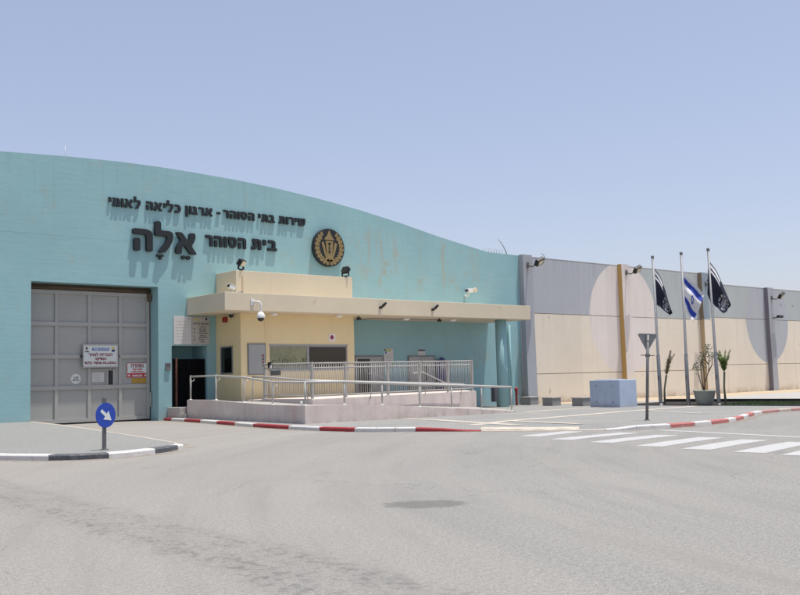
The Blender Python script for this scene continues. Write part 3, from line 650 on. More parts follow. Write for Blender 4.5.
obj('slot_frame', MB().box(19.24, 19.32, GY - .02, GY + .028, 1.75, 2.5).box(19.56, 19.64, GY - .02, GY + .028, 1.75, 2.5).box(18.5, 19.24, GY - .02, GY + .028, 2.44, 2.5), 'gate_rib', gate)
obj('latch', MB().bbox(19.05, 19.2, GY - .03, GY + .028, .95, 1.08, .01), 'grey_metal', gate)
obj('header_beam', MB().bbox(GX0 + .005, GX1 - .005, GY - .05, GY + .3, 6.145, GZ - .006, .01).tube([(GX0 + .01, GY - .1, 6.25), (GX1 - .01, GY - .1, 6.25)], .05), 'gate_top', bld)
obj('guide_post', MB().bbox(GX1 - .055, GX1 - .005, GY - .02, GY + .2, .05, 6.12, .01).bbox(GX1 - .2, GX1 - .02, GY - .22, GY - .06, 5.75, 6.1, .01), 'gate_top', bld)
obj('threshold', MB().box(GX0 + .01, GX1 - .01, GY - .02, GY + .3, -.02, .055), 'black', bld)
obj('gate_backing', MB().box(GX0, GX1, GY + .31, GY + .4, -.1, GZ), 'black', bld)
# black entrance gate in the alcove with a rusty edge
pg = obj('alcove_gate', MB().bbox(22.26, 24.05, 42.12, 42.2, .66, 2.92, .01), 'dark_panel', bld)
for i in range(4): obj('slat', MB().bbox(22.66 + i * .34, 22.68 + i * .34, 42.085, 42.118, .7, 2.9, .004), 'dark_panel', pg)
obj('jamb', MB().bbox(22.42, 22.52, 42.05, 42.118, .62, 2.98, .01), 'rust', pg)
obj('jamb', MB().bbox(22.2, 22.255, 42.05, 42.2, .62, 2.95, .01), 'black', pg)
obj('alcove_floor', MB().box(AX0, AX1, YF + .002, YF + 1.5, .4, .6), 'concrete', bld)
# masts and wire on the roof
tag(obj('roof_mast', MB().tube([(17.3, 43, 11.8), (17.3, 43, 12.95)], .009), 'steel'), 'thin pale mast standing on the arched roof above the gate', 'mast')
tag(obj('whip_antenna', MB().tube([(47.0, 42.4, 9.6), (46.85, 42.4, 9.95), (46.55, 42.4, 10.35), (46.15, 42.4, 10.7)], [.03, .028, .022, .015]), 'post'), 'bent dark rod leaning above the right end of the roof', 'antenna')
wc = MB(); pts = []
for i in range(120):
    a = i * .38; pts.append((44.7 + i * .0155, 42.3 + .2 * math.sin(a), 9.8 + .2 * math.cos(a)))
wc.tube(pts, .009, 5)
tag(obj('razor_wire', wc, 'steel'), 'coil of razor wire on the roof edge where the curve flattens', 'wire')
tag(obj('bent_wire', MB().tube([(50.6, 42.15, 9.6), (50.45, 42.15, 9.85), (50.2, 42.15, 9.98)], .02), 'post'), 'short bent wire on top of the grey wall', 'wire')

# ------------------------------------------------------------------ Hebrew lettering (own outlines)
GL = {
 'ה': (.82, [[(0, 1), (.55, 1), (.75, .93), (.82, .8), (.82, 0), (.57, 0), (.57, .7), (.5, .76), (0, .76)], [(.05, 0), (.29, 0), (.29, .57), (.05, .57)]]),
 'ר': (.70, [[(0, 1), (.45, 1), (.63, .93), (.7, .78), (.7, 0), (.45, 0), (.45, .7), (.38, .76), (0, .76)]]),
 'ו': (.30, [[(0, 1), (.2, 1), (.3, .9), (.3, 0), (.05, 0), (.05, .76), (0, .76)]]),
 'י': (.30, [[(0, 1), (.2, 1), (.3, .9), (.3, .5), (.07, .46), (.05, .76), (0, .76)]]),
 'ת': (.87, [[(.08, 1), (.6, 1), (.8, .92), (.87, .78), (.87, 0), (.62, 0), (.62, .7), (.55, .76), (.44, .76), (.44, .2), (.37, .04), (.24, 0), (0, 0), (0, .23), (.14, .23), (.19, .28), (.19, .76), (.08, .76)]]),
 'ב': (.82, [[(.04, 1), (.45, 1), (.62, .93), (.69, .8), (.69, .24), (.82, .24), (.82, 0), (0, 0), (0, .24), (.44, .24), (.44, .71), (.38, .76), (.04, .76)]]),
 'כ': (.76, [[(.04, 1), (.4, 1), (.62, .9), (.74, .68), (.76, .5), (.74, .32), (.62, .1), (.4, 0), (.04, 0), (.04, .24), (.36, .24), (.47, .32), (.51, .5), (.47, .68), (.36, .76), (.04, .76)]]),
 'ס': (.86, [[(0, 1), (.6, 1), (.78, .9), (.86, .65), (.84, .38), (.72, .12), (.52, 0), (.36, 0), (.16, .12), (.05, .38), (.04, .65), (.07, .76), (0, .76)], [(.3, .76), (.52, .76), (.58, .72), (.62, .6), (.6, .42), (.53, .28), (.44, .23), (.36, .28), (.29, .42), (.27, .6)]]),
 'א': (.94, [[(0, 1), (.27, 1), (.55, .58), (.6, .66), (.62, .78), (.62, 1), (.87, 1), (.87, .76), (.8, .56), (.68, .4), (.94, 0), (.66, 0), (.39, .41), (.28, .33), (.25, .2), (.25, 0), (0, 0), (.02, .25), (.09, .43), (.24, .6)]]),
 'ג': (.58, [[(.02, 1), (.3, 1), (.42, .92), (.46, .78), (.46, .4), (.58, 0), (.33, 0), (.28, .2), (.2, .04), (0, 0), (0, .22), (.14, .28), (.21, .42), (.21, .72), (.02, .76)]]),
 'ן': (.30, [[(0, 1), (.2, 1), (.3, .9), (.3, -.34), (.05, -.34), (.05, .76), (0, .76)]]),
 'ל': (.78, [[(0, 1.42), (.24, 1.42), (.24, 1), (.64, 1), (.75, .93), (.78, .8), (.76, .6), (.66, .36), (.42, 0), (.13, 0), (.44, .44), (.52, .62), (.52, .76), (0, .76)]]),
 'מ': (.84, [[(0, 1), (.22, 1), (.3, .84), (.44, 1), (.62, 1), (.78, .9), (.84, .72), (.84, 0), (.42, 0), (.42, .24), (.6, .24), (.6, .7), (.54, .76), (.46, .74), (.36, .6), (.24, 0), (0, 0), (.14, .64)]]),
 'ש': (1.02, [[(0, 1), (.23, 1), (.26, .46), (.36, .52), (.42, .64), (.42, 1), (.64, 1), (.63, .6), (.57, .4), (.49, .25), (.63, .25), (.74, .35), (.79, .55), (.79, 1), (1.02, 1), (1.02, .5), (.95, .2), (.77, .03), (.55, 0), (.06, 0)]]),
 '-': (.42, [[(0, .38), (.42, .38), (.42, .62), (0, .62)]]),
}
def glyph_mesh(contours, s, sx, depth, bev, rnd=.035):
    cu = bpy.data.curves.new('letter', 'CURVE'); cu.dimensions = '2D'; cu.fill_mode = 'BOTH'; cu.extrude = depth / 2 - bev; cu.bevel_depth = bev; cu.bevel_resolution = 1
    for c in contours:
        # round the corners a little
        pts = []
        for i in range(len(c)):
            p = Vector(c[i]); a = Vector(c[i - 1]) - p; b = Vector(c[(i + 1) % len(c)]) - p
            ra = min(rnd, a.length * .35); rb = min(rnd, b.length * .35)
            pts += [p + a.normalized() * ra, p + (a.normalized() * ra + b.normalized() * rb) * .28, p + b.normalized() * rb]
        sp = cu.splines.new('POLY'); sp.points.add(len(pts) - 1); sp.use_cyclic_u = True
        for q, p in zip(sp.points, pts): q.co = (p.x * s * sx, p.y * s, 0, 1)
    t = bpy.data.objects.new('letter', cu); COL.objects.link(t); dg = bpy.context.evaluated_depsgraph_get()
    me = bpy.data.meshes.new_from_object(t.evaluated_get(dg)); mb = MB().add([(v.co.x, -v.co.z, v.co.y) for v in me.vertices], [list(p.vertices) for p in me.polygons])
    bpy.data.objects.remove(t); bpy.data.curves.remove(cu); bpy.data.meshes.remove(me); return mb
def lettering(root, words, s, depth, stand, gap=.17, rnd=.035):
    """words: (hebrew in reading order, x left, x right, z base left, z base right)"""
    for wd, xl, xr, zl, zr in words:
        ls = list(wd)[::-1]; wid = sum(GL[c][0] for c in ls) + gap * (len(ls) - 1); sx = (xr - xl) / (wid * s); x = xl
        for c in ls:
            mb = glyph_mesh(GL[c][1], s, sx, depth, .012, rnd); z = zl + (zr - zl) * (x - xl) / max(.01, xr - xl)
            obj('letter', moved(mb, x, YF - stand - depth / 2, z), 'letter', root); x += (GL[c][0] + gap) * s * sx
t1 = thing('sign_lettering', 'long upper row of small dark raised Hebrew letters on the teal wall', 'lettering', (24.5, YF, 10.1))
lettering(t1, [('לאומי', 18.95, 20.55, 10.11, 10.11), ('כליאה', 20.85, 22.68, 10.11, 10.11), ('ארגון', 22.95, 24.47, 10.11, 10.11), ('-', 24.72, 24.92, 10.11, 10.11), ('הסוהר', 25.1, 26.95, 10.11, 10.11), ('בתי', 27.2, 28.22, 10.11, 10.11), ('שירות', 28.5, 30.2, 10.11, 10.11)], .40, .085, .02)
t2 = thing('sign_lettering', 'lower row of smaller dark Hebrew letters right of the big word', 'lettering', (26.2, YF, 8.6))
lettering(t2, [('הסוהר', 24.05, 26.4, 8.58, 8.58), ('בית', 26.75, 28.3, 8.6, 8.6)], .55, .11, .02)
t3 = thing('sign_lettering', 'biggest dark Hebrew word of three letters with vowel dots', 'lettering', (21.8, YF, 8.05))
lettering(t3, [('אלה', 20.12, 23.5, 8.08, 8.08)], 1.05, .17, .03, .12, .07)
def dot(root, x, z, r):
    mb = MB().lathe([(r, -.07), (r, .07)], 16); mb.xf(Matrix.Rotation(R(90), 4, 'X')); obj('vowel_mark', moved(mb, x, YF - .11, z), 'letter', root)
dot(t3, 22.78, 7.9, .1); dot(t3, 23.05, 7.9, .1)
obj('vowel_mark', MB().bbox(21.36, 21.7, YF - .2, YF - .03, 7.86, 7.97, .02).bbox(21.49, 21.59, YF - .197, YF - .033, 7.72, 7.858, .02), 'letter', t3)
# round emblem
em = thing('round_emblem', 'round black and gold torch emblem mounted beside the lettering', 'emblem', (31.69, YF, 9.02))
def disc_y(r, y0, y1, x, z, n=48): mb = MB().lathe([(r, -(y1 - y0) / 2), (r, (y1 - y0) / 2)], n); mb.xf(Matrix.Rotation(R(90), 4, 'X')); return moved(mb, x, (y0 + y1) / 2, z)
EX, EZ, EY = 31.69, 9.02, YF - .24
obj('disc', disc_y(1.06, EY, EY + .2, EX, EZ), 'letter', em)
wr = MB()
for s in (-1, 1):
    for i in range(10):
        a = R(-82 + i * 15.2); c = Vector((math.cos(a) * s, math.sin(a))); tng = Vector((-math.sin(a) * s, math.cos(a)))
        for rr, tw, ln in ((.93, .55, .22), (.74, -.5, .2)):
            if rr < .8 and i > 8: continue
            p = c * rr; d = (tng + c * tw * .6).normalized(); nn = Vector((-d.y, d.x)) * .075
            pl = [p - d * ln * .55, p - nn, p + d * ln * .6, p + nn]
            wr.prism_xz([(EX + q.x, EZ + q.y) for q in pl], EY - .02 - .002 * (i % 2) - (.004 if rr < .8 else 0), EY - .001)
    arc = []
    for k in range(21): a = R(-84 + k * 7.2); arc.append((a, .84))
    for (a, r1), (b, r2) in zip(arc, arc[1:]):
        q = [(math.cos(a) * s * (r1 - .055), math.sin(a) * (r1 - .055)), (math.cos(a) * s * (r1 + .055), math.sin(a) * (r1 + .055)), (math.cos(b) * s * (r2 + .055), math.sin(b) * (r2 + .055)), (math.cos(b) * s * (r2 - .055), math.sin(b) * (r2 - .055))]
        wr.prism_xz([(EX + u, EZ + v) for u, v in q], EY - .014, EY - .0015)
obj('wreath', wr, 'gold', em)
E2 = lambda pts: [(EX + x, EZ + z) for x, z in pts]
obj('flame', MB().prism_xz(E2([(-.3, .5), (-.34, .42), (.34, .42), (.3, .5), (.2, .6), (.12, .72), (0, .98), (-.12, .72), (-.2, .6)]), EY - .03, EY - .001), 'gold', em)
obj('torch', MB().prism_xz(E2([(-.27, .36), (.27, .36), (.24, .22), (.2, -.3), (.1, -.62), (0, -.7), (-.1, -.62), (-.2, -.3), (-.24, .22)]), EY - .03, EY - .001), 'gold', em)
for s in (-1, 1):
    obj('shield_arm', MB().prism_xz(E2([(s * .54, .24), (s * .38, .3), (s * .3, .0), (s * .24, -.3), (s * .02, -.78), (s * .05, -.86), (s * .2, -.72), (s * .36, -.34)]), EY - .024, EY - .0012), 'gold', em)
for ch, z in (('ש', .12), ('ב', -.1), ('ס', -.32)): obj('letter', moved(glyph_mesh(GL[ch][1], .15, 1, .02, .002), EX - .07, EY - .041, EZ + z), 'letter', em)

# ------------------------------------------------------------------ signs on the gate and the wall
def plate(root, name, x0, x1, z0, z1, y, th, m, b=.01): return obj(name, MB().bbox(x0, x1, y - th, y, z0, z1, b), m, root)
s = thing('gate_sign', 'large white framed sign with dark red Hebrew lines on the grey gate', 'sign', (18.9, GY, 3.1))
plate(s, 'board', 18.08, 19.7, 2.62, 3.6, GY - .12, .03, 'sign_white')
fr = MB().bbox(18.03, 19.75, GY - .17, GY - .1, 3.6, 3.65, .008).bbox(18.03, 19.75, GY - .17, GY - .1, 2.57, 2.62, .008).bbox(18.03, 18.08, GY - .17, GY - .1, 2.62, 3.6, .008).bbox(19.7, 19.75, GY - .17, GY - .1, 2.62, 3.6, .008)
obj('frame', fr, 'rail', s); [obj('bracket', MB().box(x0, x0 + .08, GY - .13, GY - .055, 3.02, 3.16), 'black', s) for x0 in (17.95, 19.75)]
fy = GY - .154
obj('header_bar', MB().bbox(18.48, 19.3, fy - .006, fy + .003, 3.36, 3.48, .002), 'sign_blue', s)
obj('writing', moved(text_mb(heb('שירות בתי הסוהר'), .1, .003, .002), 18.89, fy - .009, 3.42), 'white', s)
for body, z, sz in (('הכניסה לאחר', 3.16, .2), ('הבדיקה', 2.97, .18), ('באמצעות מכשיר בלבד', 2.78, .165)): obj('writing', moved(text_mb(heb(body), sz, .007, .003), 18.89, fy, z), 'text_red', s)
obj('small_mark', MB().bbox(18.17, 18.26, fy - .004, fy + .003, 3.4, 3.52, .002).box(18.15, 18.32, fy - .005, fy + .002, 3.28, 3.34), 'text_dark', s)
obj('badge', MB().prism_xz([(19.42, 3.4), (19.6, 3.4), (19.58, 3.32), (19.51, 3.28), (19.44, 3.32)], fy - .004, fy + .003), 'navy', s)
obj('badge', disc_y(.06, fy - .004, fy + .003, 19.51, 3.47, 16), 'yellow', s)
s = thing('round_notice', 'small round white sticker with scalloped edge on the gate', 'sticker', (17.77, GY, 2.05))
n = 24; sc_pts = [(17.77 + (.235 + .022 * (1 if i % 2 else -1)) * math.cos(2 * math.pi * i / n), 2.06 + (.235 + .022 * (1 if i % 2 else -1)) * math.sin(2 * math.pi * i / n)) for i in range(n)]
obj('face', MB().prism_xz(sc_pts, GY + .016, GY + .027), 'sign_white', s)
for z, b in ((2.12, 'שער'), (2.0, 'כניסה')): obj('writing', moved(text_mb(heb(b), .13, .004, .002), 17.77, GY + .013, z), 'text_dark', s)
s = thing('paper_notice', 'plain white paper notice with faint lines left of the viewing slot', 'notice', (18.83, GY, 2.1))
plate(s, 'sheet', 18.55, 19.12, 1.9, 2.33, GY + .027, .012, 'paper', .003)
for i in range(5): obj('printed_line', MB().box(18.62, 18.92 + .14 * random.random(), GY + .0125, GY + .0165, 2.23 - i * .07, 2.25 - i * .07), 'panel_grey', s)
s = thing('warning_notice', 'white warning notice with red band at the bottom on the right gate leaf', 'notice', (20.8, GY, 2.4))
plate(s, 'board', 20.25, 21.32, 2.06, 2.77, GY - .0, .018, 'sign_white', .004)
fy = GY - .018
obj('red_band', MB().bbox(20.26, 21.31, fy - .005, fy + .002, 2.07, 2.28, .002), 'sign_red', s)
obj('red_frame', MB().box(20.25, 20.275, fy - .004, fy + .002, 2.28, 2.77).box(21.295, 21.32, fy - .004, fy + .002, 2.28, 2.77).box(20.275, 21.295, fy - .004, fy + .002, 2.745, 2.77), 'sign_red', s)
obj('writing', moved(text_mb(heb('אזהרה'), .24, .012, .003), 20.78, fy, 2.63), 'text_red', s)
obj('writing', moved(text_mb(heb('שטח סגור'), .12, .006, .003), 20.78, fy, 2.46), 'sign_red', s)
obj('writing', moved(text_mb(heb('הכניסה אסורה'), .1, .005, .003), 20.78, fy, 2.345), 'sign_red', s)
obj('writing', moved(text_mb(heb('אין כניסה'), .13, .006, .003), 20.78, fy - .007, 2.16), 'white', s)
for x in (20.36, 21.2): obj('star_mark', MB().prism_xz([(x - .09, 2.17), (x - .02, 2.15), (x, 2.1), (x + .02, 2.15), (x + .09, 2.17), (x + .02, 2.19), (x, 2.25), (x - .02, 2.19)], fy - .01, fy - .004), 'white', s)
s = tag(obj('yellow_plate', MB().bbox(20.52, 21.32, GY + .012, GY + .027, 1.79, 2.04, .004), 'sign_yellow'), 'blank ochre yellow plate below the red banded notice', 'plate')
# notice boards above the alcove
s = thing('notice_board', 'pale double notice board with blank left half above the alcove', 'notice board', (23.25, YF, 4.3))
plate(s, 'board', 22.28, 23.26, 3.62, 5.0, YF - .01, .03, 'paper', .006)
plate(s, 'board', 23.28, 24.24, 3.62, 5.0, YF - .01, .035, 'paper_dark', .006)
fy = YF - .045
rr = random.Random(5)
obj('writing', moved(text_mb(heb('הוראות כניסה'), .15, .006, .002), 23.78, fy, 4.66), 'text_dark', s)
for i, b in enumerate(('אין להכניס', 'נשק וציוד', 'טלפון נייד', 'חפצים חדים', 'מצלמות', 'יש להזדהות', 'בכניסה', 'בשער')):
    obj('writing', moved(text_mb(heb(b), .1, .004, .002), 23.84 + rr.uniform(-.05, .05), fy, 4.5 - i * .105), 'text_dark', s)
for i in range(4): obj('bullet', MB().box(23.36, 23.42, fy - .004, fy + .002, 4.37 - i * .18, 4.43 - i * .18), 'text_dark', s)
obj('symbol', MB().prism_xz([(23.46, 4.82), (23.62, 4.82), (23.54, 4.95)], fy - .004, fy + .002), 'yellow', s)
obj('symbol', disc_y(.065, fy - .004, fy + .002, 24.07, 4.9, 16), 'navy', s); obj('symbol', disc_y(.04, YF - .046, YF - .038, 23.1, 4.9, 12), 'panel_grey', s)
for i in range(7): obj('printed_line', MB().box(22.4, 23.0 + rr.uniform(-.1, .15), YF - .043, YF - .0385, 4.75 - i * .15, 4.765 - i * .15), 'paper_dark', s)
# intercom, posters
s = thing('intercom', 'small grey intercom box on the teal pier beside the alcove', 'intercom', (21.97, YF, 2.55))
obj('case', MB().bbox(21.84, 22.09, YF - .09, YF - .003, 2.38, 2.74, .012), 'grey_metal', s); obj('speaker_grille', MB().bbox(21.89, 22.04, YF - .1, YF - .088, 2.56, 2.68, .004), 'text_dark', s)
s = thing('wall_poster', 'white poster with green and yellow top between the two doors', 'poster', (36, YF, 3))
plate(s, 'sheet', 35.66, 36.36, 2.5, 3.43, YF - .003, .02, 'paper', .004); fy = YF - .024
for x, z, m_ in ((35.74, 3.36, 'text_dark'), (35.84, 3.3, 'green_print'), (35.95, 3.37, 'yellow'), (36.06, 3.32, 'green_print'), (36.18, 3.36, 'yellow'), (35.8, 3.2, 'sign_blue'), (36.28, 2.58, 'green_print')): obj('colour_patch', disc_y(.065, fy - .003, fy + .002, x, z, 10), m_, s)
for i in range(5): obj('printed_line', MB().box(35.8, 36.25, fy - .003, fy + .002, 3.05 - i * .1, 3.07 - i * .1), 'panel_grey', s)
s = thing('wall_notice', 'small white notice with black heading above the right door', 'notice', (38.6, YF, 3.2))
plate(s, 'sheet', 38.33, 38.9, 3.03, 3.4, YF - .003, .02, 'paper', .004); obj('heading', MB().box(38.34, 38.89, YF - .027, YF - .02, 3.29, 3.39), 'text_dark', s)
for i in range(3): obj('printed_line', MB().box(38.4, 38.82, YF - .026, YF - .021, 3.22 - i * .07, 3.24 - i * .07), 'panel_grey', s)
s = thing('booth_notice', 'tiny white prohibition notice on the booth above the window', 'notice', (30.2, BY, 3.9))
plate(s, 'sheet', 30.0, 30.42, 3.72, 4.1, BY - .002, .015, 'white', .003); obj('symbol', disc_y(.12, BY - .022, BY - .015, 30.2, 3.93, 16), 'sign_red', s); obj('symbol', MB().box(30.12, 30.28, BY - .026, BY - .021, 3.9, 3.96), 'navy', s)
s = thing('blue_stand', 'dark blue display stand with scalloped top against the teal wall', 'stand', (40.4, YF - .25, .9))
obj('board', MB().prism_xz([(39.6, 1.0), (40.5, 1.0), (40.5, 2.55), (40.4, 2.75), (40.25, 2.72), (40.15, 2.9), (39.95, 2.9), (39.85, 2.72), (39.7, 2.75), (39.6, 2.55)], YF - .3, YF - .22), 'navy', s)
obj('foot', MB().box(39.65, 39.75, YF - .45, YF - .15, .9, 1.0).box(39.75, 40.35, YF - .3, YF - .25, .92, .98).box(40.35, 40.45, YF - .45, YF - .15, .9, 1.0), 'navy', s)
obj('emblem', disc_y(.17, YF - .31, YF - .301, 40.05, 2.4, 20), 'flag_grey', s)

# ------------------------------------------------------------------ cameras and lights on the building
def floodlight():
    """aims along local -Y, foot at origin"""
    t = thing('floodlight', 'x', 'floodlight')
    obj('bracket', MB().box(-.05, .05, -.05, .05, 0, .04).box(-.2, -.17, -.035, .035, .04, .36).box(.17, .2, -.035, .035, .04, .36).box(-.17, .17, -.035, .035, .04, .07), 'black', t)
    h = MB().bbox(-.165, .165, -.1, .1, -.13, .13, .02); mt = Matrix.Translation((0, -.03, .32)) @ Matrix.Rotation(R(35), 4, 'X'); hd = obj('lamp_head', h.xf(mt), 'black', t)
    obj('lens', MB().box(-.14, .14, -.112, -.102, -.105, .105).xf(mt), 'lamp_glass', hd); return t
f0 = floodlight(); f0.location = (25.05, 40.25, 7.205); f0.rotation_euler = (0, 0, R(28)); f0.scale = (1.25,) * 3
f0['label'] = 'black floodlight with grey lens on the left corner of the beige block'; f0['group'] = 'floodlights on the entrance block'
f1 = copy_tree(f0); f1.location = (31.6, 40.25, 7.205); f1.rotation_euler = (0, 0, R(100)); f1['label'] = 'slim black floodlight on the right corner of the beige block'
def wall_flood():
    """bolted at local y=0, sticking out along -Y"""
    t = thing('wall_floodlight', 'x', 'floodlight')
    obj('arm', MB().tube([(0, 0, 0), (0, -.25, -.1), (.1, -.42, .02)], .035, 8).box(-.07, .07, -.03, 0, -.12, .12), 'post', t)
    mt = Matrix.Translation((.22, -.5, .12)) @ Matrix.Rotation(R(-20), 4, 'Y') @ Matrix.Rotation(R(38), 4, 'X')
    hd = obj('lamp_head', MB().bbox(-.24, .24, -.09, .09, -.16, .16, .025).xf(mt), 'black', t)
    obj('lens', MB().box(-.15, .15, -.1, -.092, -.1, .1).xf(mt), 'lamp_glass', hd); return t
WF = wall_flood()
def bullet_cam():
    t = thing('bullet_camera', 'x', 'camera')
    obj('mount', MB().lathe([(.06, 0), (.06, .03), (.025, .05), (.025, .2)], 14), 'white', t)
    mt = Matrix.Translation((0, 0, .26)) @ Matrix.Rotation(R(12), 4, 'Y')
    b = obj('housing', MB().bbox(-.24, .2, -.085, .085, -.08, .08, .025).xf(mt), 'white', t); obj('lens', MB().box(-.255, -.241, -.06, .06, -.055, .055).xf(mt), 'black', b)
    obj('sunshield', MB().bbox(-.3, .21, -.1, .1, .084, .105, .006).xf(mt), 'white', b); return t
c = bullet_cam(); c.location = (23.6, 38.75, CZ1 + .003); c.rotation_euler = (0, 0, R(20)); c['label'] = 'white bullet camera standing on the left corner of the canopy'
obj('cable', MB().tube([(23.85, 38.9, CZ1 + .02), (24.3, 39.2, CZ1 + .03), (24.66, 40.05, CZ1 + .05)], .015, 6).tube([(24.1, 39.0, CZ1 + .04), (24.4, 39.1, CZ1 + .1)], .05, 8), 'post', can)
s = thing('wall_camera', 'white box camera on the teal wall above the canopy', 'camera', (42.5, YF, 7.0))
obj('arm', MB().tube([(42.45, YF, 6.75), (42.45, YF - .3, 6.75), (42.45, YF - .35, 6.95)], .05, 10).lathe([(.1, 0), (.1, .12)], 12, at=(42.45, YF - .1, 6.69)), 'white', s)
hb = obj('housing', MB().bbox(42.25, 42.7, YF - .55, YF - .25, 6.93, 7.18, .03), 'white', s); obj('lens', disc_y(.15, YF - .62, YF - .5, 42.82, 7.1, 18), 'beige', hb); obj('lens', MB().bbox(42.17, 42.26, YF - .5, YF - .3, 6.97, 7.13, .01), 'text_dark', hb)
s = thing('dome_camera', 'white dome camera hanging from a bracket on the canopy edge', 'camera', (24.8, CY0, 5.3))
obj('arm', MB().bbox(24.42, 24.6, CY0 - .05, CY0 - .002, 5.32, 5.62, .01).tube([(24.5, CY0 - .03, 5.5), (24.78, CY0 - .2, 5.5), (24.82, CY0 - .25, 5.4), (24.82, CY0 - .25, 5.0)], .045, 10), 'white', s)
h = obj('housing', MB().lathe([(.06, .24), (.13, .19), (.18, .11), (.2, 0), (.195, -.06)], 24, at=(24.82, CY0 - .25, 4.78)), 'white', s)
obj('dome', MB().lathe([(.17, -.062), (.165, -.1), (.13, -.17), (.07, -.21), (.01, -.225)], 20, at=(24.82, CY0 - .25, 4.78)), 'glass_black', h)
s = thing('spotlight', 'left black twin spotlight on the front edge of the canopy', 'spotlight', (32.4, CY0, 5.5), 'spotlights on the canopy edge')
def spot(s, x):
    obj('base', MB().bbox(x - .09, x + .09, CY0 - .1, CY0 - .002, 5.4, 5.52, .01), 'black', s)
    for dx, tz in ((-.02, 35), (.1, 20)):
        mb = MB().lathe([(.035, 0), (.05, .1), (.06, .26), (.055, .3)], 12); mb.xf(Matrix.Translation((x + dx, CY0 - .12, 5.48)) @ Matrix.Rotation(R(tz), 4, 'Y') @ Matrix.Rotation(R(35), 4, 'X')); obj('lamp', mb, 'black', s)
spot(s, 32.45)
s2 = copy_tree(s); s2.location = (36.2, CY0, 5.5); s2['label'] = 'right black twin spotlight on the front edge of the canopy'
s = thing('alarm_siren', 'small red alarm siren under the canopy on the booth side', 'siren', (BX0, 41.0, 4.8))
obj('siren_body', MB().bbox(BX0 - .16, BX0 - .003, 40.85, 41.15, 4.68, 4.95, .03), 'hydrant', s)
s = thing('small_dome_camera', 'small dark dome camera under the canopy beside the red siren', 'camera', (BX0, 40.3, 4.8))
obj('housing', MB().lathe([(.1, .0), (.12, -.06), (.1, -.14), (.05, -.19)], 16, at=(BX0 - .16, 40.3, 5.06)), 'black', s); obj('base', MB().lathe([(.13, 0), (.13, -.03)], 16, at=(BX0 - .16, 40.3, 5.066)), 'white', s)
for x, y, lab in ((31.85, 39.5, 'tiny black camera under the canopy at the booth corner'), (37.6, 39.3, 'tiny black camera under the middle of the canopy')):
    s = thing('small_camera', lab, 'camera', (x, y, 5.0)); obj('housing', MB().bbox(x - .12, x + .12, y - .07, y + .07, 4.87, 5.0, .03), 'black', s); obj('mount', MB().tube([(x, y, 5.0), (x, y, 5.067)], .03, 8), 'black', s)

# ------------------------------------------------------------------ perimeter wall
pw = thing('perimeter_wall', 'tall concrete wall, grey above cream, with painted circles', 'wall', (60, YF, 0))
def courses(x0, x1, zs, nm, notch=None):
    mb = MB()
    for a, b in zip(zs, zs[1:]): mb.box(x0, x1, YF, YF + .25, a + .02, b - .02)
    obj(nm, mb, 'perimeter', pw)
    obj('joint_backing', MB().box(x0, x1, YF + .05, YF + .24, zs[0], zs[-1] - .03), 'joint', pw)
courses(47.63, 71.2, (-.6, 1.76, 5.84, 9.64), 'wall_panel'); courses(71.2, 120, (-.6, 2.14, 6.08, 8.88), 'wall_panel')
for x in range(54, 118, 6):
    if x in (60, 72): continue
    top = 9.62 if x < 71 else 8.86
cap = MB().box(47.63, 71.2, YF - .01, YF + .26, 9.625, 9.66).box(71.21, 120, YF - .01, YF + .26, 8.865, 8.9)
obj('coping', cap, 'concrete', pw)
def buttress(x, top, side, front, split=None):
    """tapered pier; split = (height, upper side paint, upper front paint)"""
    b = obj('buttress', MB(), front, pw); mb = MB(); w = .92; dep = lambda z: .42 - .06 * (z + .4) / (top + .4)
    zs = [-.4, top] if not split else [-.4, split[0], top]
    for q, (a, c) in enumerate(zip(zs, zs[1:])):
        vs = [(xx, YF - d, z) for z in (a, c) for xx, d in ((x, dep(z)), (x + w, dep(z)), (x + w, 0), (x, 0))]
        mb.add(vs, [(0, 1, 5, 4), (1, 2, 6, 5)], 2 * q); mb.add(vs, [(3, 0, 4, 7)], 2 * q + 1)
        if c == top: mb.add(vs, [(4, 5, 6, 7)], 2 * q)
    b.data = mesh_of('buttress', mb, [front, side] + ([split[2], split[1]] if split else []), root_loc(pw)); return b
buttress(47.66, 9.7, 'lavender', 'lavender'); buttress(58.6, 9.72, 'ochre', 'perimeter'); buttress(69.5, 9.68, 'pilaster_tan', 'perimeter', (5.84, 'rust_brown', 'blue_grey')); buttress(80.25, 8.92, 'slate', 'lavender'); buttress(92, 8.92, 'ochre', 'perimeter'); buttress(103, 8.92, 'slate', 'lavender')
for (x, z, lab), i in zip(((48.1, 9.0, 'wall floodlight on the lavender buttress next to the teal building'), (59.15, 9.1, 'wall floodlight on the ochre sided buttress in the pale circle'), (70.05, 8.75, 'wall floodlight on the buttress behind the flags'), (80.85, 8.0, 'upper floodlight on the dark buttress at far right')), range(4)):
    o = WF if i == 0 else copy_tree(WF)
    o.location = (x, YF - .38, z); o['label'] = lab; o['group'] = 'floodlights along the perimeter wall'
    o.scale = (1.5,) * 3 if i != 2 else (-1.5, 1.5, 1.5)
s = thing('wall_camera', 'small dark camera below the floodlight on the far right buttress', 'camera', (81, YF - .4, 6.3)); obj('housing', MB().bbox(80.9, 81.7, YF - .95, YF - .7, 6.2, 6.42, .03), 'black', s); obj('arm', MB().tube([(80.8, YF - .38, 6.2), (81.1, YF - .8, 6.25)], .05, 8), 'black', s)
# lifting holes in the panels
lh = MB()
for x in (83.2, 85.4, 87.6, 89.8): lh.add(disc_y(.09, YF - .006, YF + .01, x, 7.45, 10).v, disc_y(.09, YF - .006, YF + .01, x, 7.45, 10).f)
obj('lifting_socket', lh, 'slate', pw)

